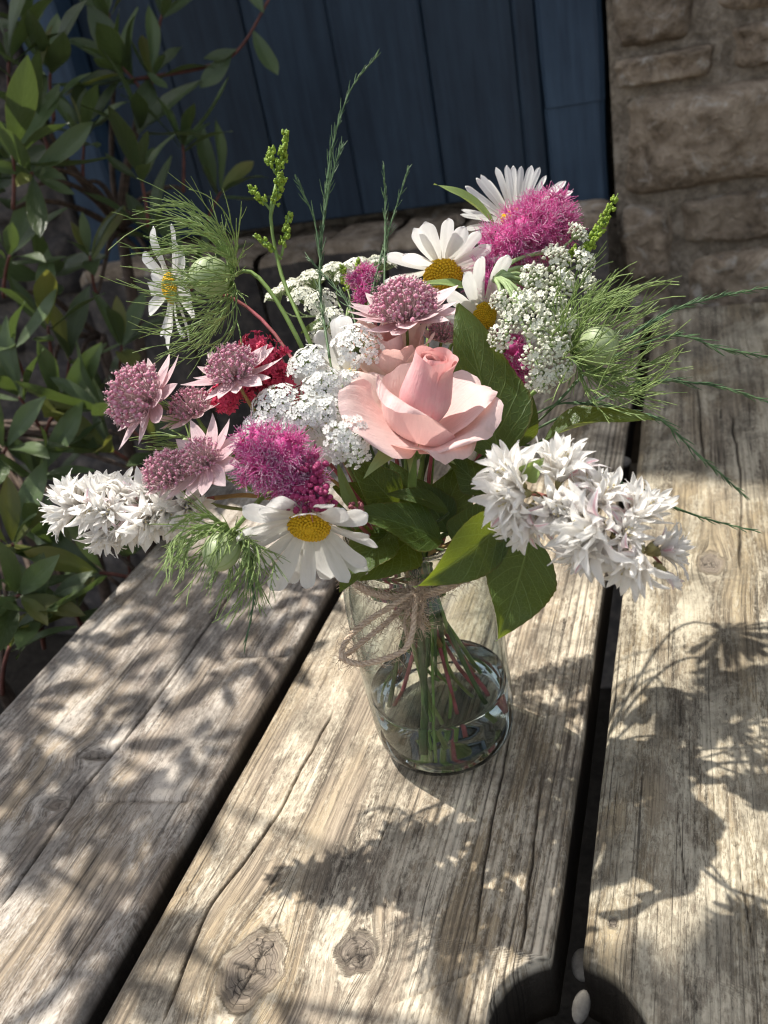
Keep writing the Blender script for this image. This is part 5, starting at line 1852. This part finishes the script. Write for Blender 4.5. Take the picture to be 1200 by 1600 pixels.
# ------------------------------------------------------------------ love-in-a-mist pods in feathery bracts
def nigella(label, px, py, d, pod_px, axis, reach_px, nb, seed, back, mid=None, squash=1.0, droop=0.0):
    r = random.Random(seed)
    c = at(px, py, d)
    z = vdir(*axis)
    R_ = S(pod_px, d)
    fz = np.array(frame_z(c, z, CR))[:3, :3]
    t = thing('nigella_pod', label, 'seed pod', BOUQ, 'feathery seed pods')
    P = np.zeros((16, 41, 3))
    UV = np.zeros((16, 41, 2))
    for i in range(16):
        th = math.pi * (1 - i / 15)
        for j in range(41):
            ph = 2 * math.pi * j / 40
            rib = 1 + 0.035 * math.cos(ph * 5) - 0.03 * abs(math.cos(ph * 2.5)) ** 6
            rr = R_ * math.sin(th) ** 0.9 * rib if 0 < i < 15 else 0.0005
            P[i, j] = c + fz @ np.array([rr * math.cos(ph), rr * math.sin(ph), R_ * 1.08 * squash * math.cos(th)])
            UV[i, j] = (j / 40, i / 15)
    b = MB()
    b.grid(P, UV)
    for k in range(5):
        a = k * 1.2566
        q = fz @ np.array([math.cos(a), math.sin(a), 0])
        s0 = c + z * R_ * 1.04 * squash
        b.tube([s0, s0 + z * R_ * 0.25 + q * R_ * 0.12, s0 + z * R_ * 0.45 + q * R_ * 0.35], [0.0006, 0.0004, 0.0002], 5)
    part('pod', b.mesh('pod', MAT_POD), t)
    base = c - z * R_ * 1.05 * squash
    reach = S(reach_px, d)
    for k in range(nb):
        a = 2 * math.pi * (k + r.uniform(-0.3, 0.3)) / nb
        el = r.uniform(-0.25, 1.1)
        q = fz @ np.array([math.cos(a), math.sin(a), 0])
        d0 = q * math.cos(el) + z * math.sin(el)
        L = reach * r.uniform(0.65, 1.1)
        d1 = unit(d0 * 0.55 + z * 1.05 + np.array([r.uniform(-.45, .45) for _ in range(3)]) + np.array([0, 0, -droop]))
        m = MB()
        ctl = bez(base, base + q * L * 0.44 - z * L * 0.08, base + (q * 0.5 + d0 * 0.3) * L + z * L * 0.18, base + d0 * L * 0.45 + d1 * L * 0.55, 12)
        m.tube(ctl, np.linspace(0.00060, 0.00022, 12), 4, 0, False)

        def forks(path, lev, ll):
            n_ = r.randint(4, 6) if lev == 0 else r.randint(0, 2)
            for _ in range(n_):
                i = r.randrange(2, len(path) - 3) if lev == 0 else r.randrange(1, len(path) - 1)
                tg = unit(path[i + 1] - path[i])
                sd = unit(np.cross(tg, [r.uniform(-1, 1) for _ in range(3)]))
                dd = unit(tg + sd * r.uniform(0.22, 0.62))
                l_ = ll * r.uniform(0.45, 1.0)
                e1 = path[i] + dd * l_ * 0.5
                e2 = path[i] + unit(dd + tg * 0.4) * l_
                pp = bez(path[i], path[i] + dd * l_ * 0.35, e1 + (e2 - e1) * 0.3, e2, 5)
                m.tube(pp, np.linspace(0.00044 if lev == 0 else 0.00034, 0.00018, 5), 3, 0, False)
                if lev == 0:
                    forks(pp, 1, l_ * 0.6)
        forks(ctl, 0, L * 0.52)
        part('bract', m.mesh('thread_bract', MAT_THREAD), t)
    for k in range(nb // 2):            # bracts that arch close over the pod and veil it
        a = 2 * math.pi * k / (nb // 2) + r.uniform(-0.2, 0.2)
        q = fz @ np.array([math.cos(a), math.sin(a), 0])
        if q @ CT < -0.25:
            continue
        sd = np.cross(z, q)
        h = r.uniform(1.35, 2.0)
        w = r.uniform(-0.9, 0.9)
        L = reach * r.uniform(0.35, 0.8)
        e = c + q * R_ * h * 0.7 + z * (R_ + L * 0.8) + sd * R_ * w * 2.2
        ctl = bez(base, base + q * R_ * 1.7 - z * R_ * 0.5, c + q * R_ * h * 1.15 + z * R_ * 0.5 + sd * R_ * w, e, 12)
        m = MB()
        m.tube(ctl, np.linspace(0.0005, 0.0002, 12), 4, 0, False)
        forks(ctl, 0, L * 0.6)
        part('bract', m.mesh('thread_bract', MAT_THREAD), t)
    jar_stem(base, back, d, MAT_STEM, t, 0.0017, mid=mid)
    return t


nigella('pale green feathery seed pod at the upper left, in front of a daisy', 328, 432, 0.492, 30, (-0.85, -0.10, 0.42), 185, 38, 61, vdir(0.9, 0.1, 0), mid=[at(392, 425, 0.497), at(432, 470, 0.505), at(480, 560, 0.53), at(540, 700, 0.555)])
nigella('pale green feathery seed pod hanging at the lower left, beside the front daisy', 346, 862, 0.452, 29, (-0.35, -0.72, 0.5), 135, 34, 62, vdir(0.6, 0.75, 0.1), mid=[at(385, 805, 0.458), at(430, 770, 0.475), at(520, 790, 0.52)], droop=0.15)
nigella('pale green feathery seed pod on the right, beside the cream umbel', 934, 540, 0.492, 30, (0.55, 0.25, 0.75), 170, 38, 63, vdir(-0.6, -0.5, -0.5))
tuft = nigella('thin wispy green bract tuft under the left astrantias', 290, 690, 0.525, 6, (-0.8, -0.1, 0.5), 110, 9, 64, vdir(0.8, -0.3, -0.3))
tuft['category'] = 'greenery'
del tuft['group']
tuft.name = 'feathery_tuft'


# ------------------------------------------------------------------ asparagus fern sprays
def fern(label, paths, seed, needle_px=26, dens=1.0, start=0.12, stemlink=True, spread=0.33):
    """paths: list of [(px, py, d), ...] from the base outwards"""
    r = random.Random(seed)
    t = thing('asparagus_fern', label, 'fern', BOUQ, 'asparagus fern sprays')
    nd = MB()
    for pi, path in enumerate(paths):
        P = smooth_path([at(*q) for q in path], 50)
        s = np.concatenate([[0], np.cumsum(np.linalg.norm(np.diff(P, axis=0), axis=1))])
        sm = MB()
        sm.tube(P, np.linspace(0.0009 if pi == 0 else 0.0007, 0.0003, 50), 6)
        part('stem' if pi == 0 else 'side_shoot', sm.mesh('fern_stem', MAT_FERN), t)
        n = int(s[-1] / 0.0017 * dens)
        for k in range(n):
            q = start + (1 - start) * (k + r.random()) / n
            x = np.array([np.interp(q * s[-1], s, P[:, j]) for j in range(3)])
            i = min(48, int(np.searchsorted(s, q * s[-1])))
            tg = unit(P[min(49, i + 1)] - P[max(0, i - 1)])
            sd = unit(np.cross(tg, [r.uniform(-1, 1) for _ in range(3)]))
            L = S(needle_px, path[0][2]) * r.uniform(0.5, 1.15) * (1 - 0.55 * max(0, q - 0.6) / 0.4)
            dd = unit(tg + sd * r.uniform(spread * 0.4, spread * 1.6))
            nd.tube([x, x + dd * L * 0.5, x + unit(dd + tg * 0.2) * L], [0.00036, 0.00040, 0.00014], 3, 0, False)
    part('needles', nd.mesh('needles', MAT_FERN), t, kind='stuff')
    if stemlink:
        h = at(*paths[0][0])
        jar_stem(h, h - at(*paths[0][1]), paths[0][0][2], MAT_STEMDARK, t, 0.0010)


fern('tall green asparagus fern tip arching up in front of the door', [[(515, 560, 0.54), (500, 450, 0.545), (505, 350, 0.55), (518, 235, 0.555), (548, 140, 0.555), (590, 87, 0.55)], [(503, 420, 0.545), (490, 340, 0.545), (462, 278, 0.545)], [(508, 330, 0.55), (520, 270, 0.55), (536, 225, 0.55)]], 71, 30, 0.9, 0.1)
fern('forked green asparagus fern left of the white top daisy', [[(560, 560, 0.535), (590, 420, 0.54), (617, 330, 0.545), (640, 260, 0.545)], [(600, 470, 0.538), (602, 340, 0.543), (600, 258, 0.543)], [(560, 520, 0.53), (540, 470, 0.53), (480, 400, 0.53)]], 72, 26, 0.7, 0.25)
fern('asparagus fern spray reaching past the right edge above the feathery pod', [[(860, 640, 0.53), (940, 560, 0.53), (1040, 490, 0.525), (1120, 465, 0.52), (1215, 445, 0.515)], [(950, 560, 0.53), (1050, 525, 0.52), (1130, 545, 0.52), (1215, 560, 0.515)]], 73, 30, 0.8, 0.3)
fern('asparagus fern spray curving right below the feathery pod', [[(800, 690, 0.54), (900, 640, 0.53), (1010, 598, 0.52), (1110, 602, 0.51), (1215, 632, 0.505)], [(920, 640, 0.53), (1020, 650, 0.51), (1080, 700, 0.50), (1165, 775, 0.495)]], 74, 28, 0.9, 0.15)
fern('dark asparagus fern tip hanging low at the right beyond the white blossoms', [[(840, 700, 0.53), (940, 740, 0.51), (1060, 795, 0.50), (1120, 815, 0.495), (1182, 830, 0.49)], [(830, 650, 0.53), (880, 630, 0.53), (960, 635, 0.525), (1020, 655, 0.52)]], 75, 26, 0.7, 0.2)
fern('thin green asparagus wisp hanging below the lower left seed pod', [[(395, 850, 0.47), (392, 900, 0.462), (396, 940, 0.458), (382, 1015, 0.455)]], 76, 24, 0.7, 0.0, stemlink=False)


# ------------------------------------------------------------------ green bud spikes
def bud_spike(label, stem_px, clusters, seed, thick, mat_stem):
    r = random.Random(seed)
    t = thing('bud_spike', label, 'bud spike', BOUQ, 'yellow green bud spikes')
    P = [at(*q) for q in stem_px]
    for k, (path, n, rp) in enumerate(clusters):
        Q = smooth_path([at(*q) for q in path], 12)
        b = MB()
        b.tube(Q, np.linspace(thick * 0.55, thick * 0.35, 12), 6, 1)
        for i in range(int(n * 1.5)):
            q = 0.35 + 0.65 * (i + 0.5) / (n * 1.5)
            x = Q[min(11, int(q * 11))]
            u = unit([r.gauss(0, 1) for _ in range(3)])
            w = S(rp, path[0][2]) * (1 - 0.45 * max(0, q - 0.6) / 0.4)
            s_ = S(r.uniform(2.2, 3.8), path[0][2])
            tg = unit(Q[-1] - Q[0])
            pc = x + u * w * r.uniform(0.35, 1.0)
            b.ball(pc, s_, 0, (r.uniform(.8, 1.1), r.uniform(.8, 1.1), r.uniform(.9, 1.35)))
            b.ball(pc + unit(tg + u * 0.5) * s_ * 1.0, s_ * 0.66, 0)
            b.tube([x, pc], [0.0004, 0.0004], 4, 1, False)
        part('bud_cluster', b.mesh('bud_cluster', [MAT_BUDGREEN, mat_stem]), t)
    jar_stem(P[0], unit(P[1] - P[0]), stem_px[0][2], mat_stem, t, thick, mid=P[1:], taper=0.6)
    return t


bud_spike('upright yellow green bud spike on a thick stem at the top left', [(432, 285, 0.52), (423, 340, 0.52), (440, 430, 0.525), (478, 520, 0.535), (540, 660, 0.555)],
          [([(432, 285, 0.52), (438, 250, 0.52), (448, 202, 0.52)], 46, 11), ([(430, 270, 0.519), (422, 252, 0.518), (424, 232, 0.518)], 22, 9), ([(432, 288, 0.519), (438, 282, 0.517), (440, 272, 0.516)], 12, 8),
           ([(424, 330, 0.52), (408, 310, 0.519), (390, 290, 0.518)], 20, 8), ([(424, 335, 0.52), (432, 305, 0.52), (443, 282, 0.519)], 20, 8), ([(440, 400, 0.522), (446, 370, 0.522), (453, 330, 0.522)], 26, 8), ([(440, 405, 0.522), (420, 385, 0.52), (395, 368, 0.519)], 20, 7)], 81, 0.0017, MAT_STEM)
bud_spike('bright green bud spike sticking out at the top right beside the cream umbel', [(915, 400, 0.505), (890, 450, 0.515), (840, 580, 0.54), (760, 730, 0.56)],
          [([(915, 400, 0.505), (935, 360, 0.505), (966, 302, 0.505)], 60, 10), ([(905, 410, 0.503), (915, 390, 0.502), (930, 372, 0.502)], 22, 10), ([(890, 440, 0.505), (885, 410, 0.503), (900, 385, 0.503)], 20, 10)], 82, 0.0011, MAT_STEM)
bud_spike('short green bud cluster among the back umbel florets', [(548, 470, 0.56), (552, 540, 0.565)], [([(548, 470, 0.556), (540, 440, 0.556), (536, 412, 0.556)], 26, 8), ([(552, 470, 0.556), (560, 430, 0.556), (562, 405, 0.556)], 20, 8)], 83, 0.0010, MAT_STEM)


# ------------------------------------------------------------------ double white deutzia sprays
deut_petals = [blade_mesh(MAT_DEUT, 1.0, w_, 'dpetal', bend=b_, fold=0.05, twist=t_, curl=0.30, furrow=0.02, wave=0.13, nu=7, nv=13, seed=s_, tipbend=tb) for w_, b_, t_, s_, tb in ((0.29, 0.07, 0.1, 1, -0.16), (0.25, -0.03, -0.3, 2, -0.06), (0.32, 0.08, 0.2, 3, -0.24), (0.23, 0.02, 0.4, 4, 0.12))]
deut_pink = [blade_mesh(MAT_DEUTPINK, 1.0, w_, 'dpetal', bend=b_, fold=0.05, twist=0.1, curl=0.28, wave=0.05, nu=7, nv=12, seed=3, tipbend=-0.35) for w_, b_ in ((0.32, 0.06), (0.27, -0.04))]
MAT_CALYX = plain('deutzia_calyx', (0.34, 0.30, 0.13), 0.6, 0.3, 0.4, 300)
MAT_DEUTSTEM = plain('hairy_red_deutzia_stem', (0.34, 0.13, 0.10), 0.65, 0.25, 0.4, 300)
MAT_STAMEN = plain('cream_stamen', (0.80, 0.70, 0.42), 0.6, 0.2, 0.2, 300, tw=0.2)


def deutzia(label, flowers, stem_pts, seed, pink, mid=None, shift=0.0):
    flowers = [(f[0], f[1], f[2] + shift, *f[3:]) for f in flowers]
    stem_pts = [(q[0], q[1], q[2] + shift) for q in stem_pts]
    r = random.Random(seed)
    t = thing('deutzia_spray', label, 'flower spray', BOUQ, 'double white deutzia sprays')
    SP = smooth_path([at(*q) for q in stem_pts], 30)
    sm = MB()
    sm.tube(SP, np.linspace(0.0013, 0.0007, 30), 7)
    part('flower_stalk', sm.mesh('flower_stalk', MAT_DEUTSTEM), t)
    for (px, py, d, ax, lp, openness) in flowers:
        c = at(px, py, d)
        z = vdir(*ax)
        L = S(lp, d)
        fz = np.array(frame_z(c, z, (r.random(), r.random(), r.random())))[:3, :3]
        b = MB()
        cal = np.array([[c + fz @ np.array([q * math.cos(a), q * math.sin(a), h]) for a in np.linspace(0, 2 * math.pi, 11)] for q, h in ((0.0006, -0.005), (0.0019, -0.0035), (0.0023, -0.001), (0.0019, 0.001))])
        b.grid(cal)
        near = SP[np.argmin(np.linalg.norm(SP - c, axis=1))]
        b.tube(bez(near, near + (c - near) * 0.3, c - z * 0.010, c - z * 0.004, 6), np.linspace(0.0007, 0.0006, 6), 5)
        fl = part('flower', b.mesh('calyx', MAT_CALYX), t)
        layers = [(9, 60, 0.95), (10, 46, 1.0), (9, 31, 1.0), (7, 14, 0.92)] if openness > 0.3 else [(5, 12, 0.95), (4, 6, 0.85)]
        for li, (n, ang, ls) in enumerate(layers):
            for k in range(n):
                a = 2 * math.pi * (k + r.uniform(-0.25, 0.25) + 0.5 * li) / n
                th = math.radians((ang + r.uniform(-13, 13)) * openness)
                rad = fz @ np.array([math.cos(a), math.sin(a), 0])
                dirn = z * math.cos(th) + rad * math.sin(th)
                nn = -rad * math.cos(th) + z * math.sin(th) + np.cross(rad, z) * r.uniform(-0.5, 0.5)
                s = L * ls * r.uniform(0.78, 1.08)
                pm = r.choice(deut_pink) if (li == 0 and r.random() < pink) else r.choice(deut_petals)
                part('petal', pm, fl, frame(c + rad * 0.0012, dirn, nn) @ Matrix.Diagonal((s, s * (0.85 if openness > 0.3 else 1.3), s, 1)))
        if openness > 0.3:
            b = MB()
            for k in range(7):
                a = k * 0.9
                e = unit(z + fz @ np.array([math.cos(a), math.sin(a), 0]) * 0.25)
                b.tube([c, c + e * L * 0.6], [0.0003, 0.0002], 4)
                b.ball(c + e * L * 0.62, 0.0006)
            part('stamens', b.mesh('stamens', MAT_STAMEN), fl)
    jar_stem(SP[0], unit(SP[0] - SP[3]), stem_pts[0][2], MAT_STEMBROWN, t, 0.0018, mid=mid)
    return t


deutzia('double white blossom spray with pink flushed petals at the right', [
    (812, 755, 0.452, (-0.70, 0.55, 0.40), 76, 0.95), (818, 772, 0.446, (-0.85, -0.15, 0.48), 80, 0.85), (826, 800, 0.448, (-0.40, -0.82, 0.35), 66, 0.75), (874, 752, 0.452, (-0.05, 0.86, 0.42), 78, 0.9), (935, 788, 0.446, (0.22, 0.75, 0.55), 66, 0.95),
    (944, 822, 0.436, (-0.80, -0.08, 0.55), 98, 0.85), (935, 835, 0.442, (-0.45, -0.75, 0.40), 76, 0.8), (990, 812, 0.442, (0.35, 0.75, 0.50), 70, 0.9), (998, 862, 0.434, (-0.52, -0.66, 0.48), 76, 0.8), (1030, 862, 0.442, (0.72, 0.10, 0.35), 54, 0.8),
    (905, 775, 0.456, (0.35, 0.55, 0.6), 58, 0.9), (866, 792, 0.446, (0.0, -0.15, 0.95), 58, 0.9), (902, 815, 0.444, (-0.2, 0.2, 0.9), 60, 0.9), (972, 838, 0.438, (0.2, 0.3, 0.9), 46, 0.9), (905, 840, 0.447, (0.0, -0.8, 0.5), 62, 0.8), (852, 800, 0.455, (-0.5, -0.4, 0.7), 48, 0.9), (960, 850, 0.448, (0.1, -0.85, 0.3), 52, 0.7), (1036, 893, 0.438, (0.66, -0.60, 0.25), 40, 0.25), (1022, 852, 0.436, (0.5, 0.55, 0.5), 36, 0.3)],
    [(806, 768, 0.470), (850, 775, 0.462), (905, 798, 0.455), (955, 825, 0.450), (1000, 850, 0.446), (1034, 882, 0.442)], 91, 0.25, mid=[at(770, 790, 0.475), at(720, 840, 0.52)], shift=-0.022)
deutzia('double white blossom spray reaching far left over the table edge', [
    (118, 800, 0.505, (-0.85, -0.15, 0.35), 54, 0.8), (124, 790, 0.508, (-0.40, 0.75, 0.42), 54, 0.74), (158, 790, 0.506, (0.0, 0.9, 0.35), 58, 0.75), (140, 788, 0.498, (0.30, -0.50, 0.75), 52, 0.8), (190, 792, 0.506, (0.25, 0.85, 0.40), 60, 0.8),
    (166, 822, 0.502, (-0.15, -0.90, 0.35), 50, 0.75), (196, 808, 0.498, (0.15, -0.88, 0.42), 56, 0.8), (226, 800, 0.494, (0.35, -0.55, 0.70), 64, 0.8), (222, 788, 0.500, (0.35, 0.60, 0.60), 56, 0.8), (256, 790, 0.494, (0.25, -0.30, 0.74), 58, 0.8),
    (292, 788, 0.494, (0.35, -0.20, 0.80), 58, 0.74), (175, 800, 0.497, (-0.1, 0.1, 0.95), 50, 0.74), (250, 778, 0.503, (0.0, 0.7, 0.6), 50, 0.74), (275, 800, 0.498, (0.0, -0.85, 0.4), 52, 0.8)],
    [(335, 778, 0.51), (290, 785, 0.508), (230, 792, 0.508), (170, 798, 0.510), (122, 797, 0.512)], 92, 0.12, mid=[at(400, 775, 0.52), at(500, 800, 0.545)])


# ------------------------------------------------------------------ foliage sprigs
def leaf_part(parent, base, tip, w_px, hint, mat, bend=0.06, fold=0.22, twist=0.0, wave=0.04, serr=0.0, kind='ovate', tipbend=0.0, label=None):
    a, b_ = at(*base), at(*tip)
    L = np.linalg.norm(b_ - a)
    W = S(w_px, (base[2] + tip[2]) / 2)
    me = blade_mesh(mat, L, W, kind, bend=bend, fold=fold, twist=twist, wave=wave, serr=serr, nu=13, nv=30, seed=w_px % 7, tipbend=tipbend)
    part('leaf', me, parent, frame(a, b_ - a, vdir(*hint)), label=label)


def sprig(label, head, leaves, stem_mat=MAT_STEMDARK, mid=None, back=None):
    t = thing('leaf_sprig', label, 'leaves', BOUQ, 'leafy sprigs between the flowers')
    h = at(*head)
    for lf in leaves:
        kw = lf[5] if len(lf) > 5 else {}
        leaf_part(t, *lf[:5], **kw)
        q = MB()
        a = at(*lf[0])
        q.tube(bez(h, h + (a - h) * 0.4 - CU * 0.002, a - (at(*lf[1]) - a) * 0.08, a, 7), [0.0010] * 7, 5)
        part('leaf_stalk', q.mesh('leaf_stalk', stem_mat), t)
    jar_stem(h, vdir(0, -1, -0.3) if back is None else back, head[2], stem_mat, t, 0.0016, mid=mid)
    return t


sprig('broad pointed leaf sprig standing behind the large rose, its tip lit green', (765, 740, 0.545), [
    ((782, 722, 0.518), (716, 474, 0.482), 132, (0.18, -0.15, 0.95), MAT_LEAF, dict(bend=0.05, fold=0.20, wave=0.07, serr=0.025)),
    ((850, 688, 0.510), (1024, 657, 0.482), 82, (0.10, 0.80, 0.55), MAT_LEAF, dict(bend=0.08, fold=0.45, wave=0.05, serr=0.03)),
    ((760, 772, 0.520), (690, 706, 0.520), 62, (0.2, 0.3, 0.8), MAT_LEAF, dict(wave=0.12)),
    ((800, 700, 0.53), (830, 610, 0.52), 60, (0.4, 0.2, 0.8), MAT_LEAF)])
sprig('pair of big dark leaves drooping over the jar rim below the white blossoms', (800, 800, 0.49), [
    ((800, 800, 0.472), (648, 918, 0.452), 104, (0.28, -0.30, 0.90), MAT_LEAF, dict(bend=0.08, fold=0.26, wave=0.09, serr=0.025)),
    ((828, 838, 0.482), (777, 1001, 0.462), 132, (0.20, -0.10, 0.97), MAT_LEAF, dict(bend=0.05, fold=0.16, wave=0.08, serr=0.025)),
    ((815, 745, 0.428), (850, 715, 0.422), 36, (0.3, 0.2, 0.8), MAT_LEAFPALE, dict(curl=0) if False else dict(fold=0.8, bend=0.2))])
sprig('cluster of dark toothed leaves under the rose and right of the front daisy', (650, 830, 0.515), [
    ((690, 846, 0.500), (545, 800, 0.478), 90, (0.05, 0.55, 0.83), MAT_LEAF, dict(bend=0.08, serr=0.04)),
    ((612, 828, 0.498), (530, 924, 0.470), 80, (-0.25, 0.30, 0.92), MAT_LEAF, dict(bend=0.06, serr=0.04)),
    ((650, 838, 0.505), (560, 908, 0.485), 92, (0.0, 0.30, 0.95), MAT_LEAF, dict(serr=0.04)),
    ((700, 800, 0.505), (600, 772, 0.492), 46, (0.1, 0.7, 0.7), MAT_LEAF, dict(bend=0.1, serr=0.06)),
    ((620, 790, 0.515), (548, 715, 0.505), 70, (-0.1, 0.3, 0.95), MAT_LEAF, dict(serr=0.03)),
    ((560, 800, 0.485), (528, 722, 0.485), 26, (-0.6, 0.2, 0.75), MAT_LEAFPALE, dict(fold=0.4))])
sprig('shaded leaves deep in the middle between rose and jar', (660, 850, 0.54), [
    ((660, 840, 0.53), (610, 720, 0.525), 90, (0.0, 0.3, 0.95), MAT_LEAF), ((680, 830, 0.53), (730, 720, 0.525), 90, (0.1, 0.3, 0.95), MAT_LEAF), ((700, 830, 0.525), (640, 745, 0.52), 70, (0.0, 0.4, 0.8), MAT_LEAF),
    ((600, 800, 0.545), (520, 760, 0.54), 70, (0, 0.4, 0.8), MAT_LEAF), ((720, 860, 0.51), (760, 780, 0.505), 76, (0.0, 0.4, 0.8), MAT_LEAF), ((640, 880, 0.52), (580, 850, 0.515), 60, (0, 0.5, 0.74), MAT_LEAF)])
sprig('pale green leaf pointing up left behind the top daisies', (775, 420, 0.56), [
    ((772, 352, 0.545), (678, 287, 0.535), 46, (0.25, 0.75, 0.6), MAT_LEAFPALE, dict(bend=0.06, fold=0.35)),
    ((735, 452, 0.51), (650, 446, 0.502), 24, (0.0, 0.7, 0.7), MAT_LEAFPALE, dict(bend=0.08, fold=0.3)),
    ((740, 452, 0.515), (660, 448, 0.508), 20, (0.0, 0.8, 0.6), MAT_LEAF)])
sprig('small grey green leaves behind the lacy florets left of the rose', (560, 620, 0.56), [
    ((540, 500, 0.555), (470, 520, 0.55), 34, (0, 0.6, 0.8), MAT_LEAF), ((560, 480, 0.555), (610, 470, 0.55), 30, (0, 0.6, 0.8), MAT_LEAF), ((600, 520, 0.55), (620, 440, 0.55), 24, (0, 0.2, 0.95), MAT_LEAF)])
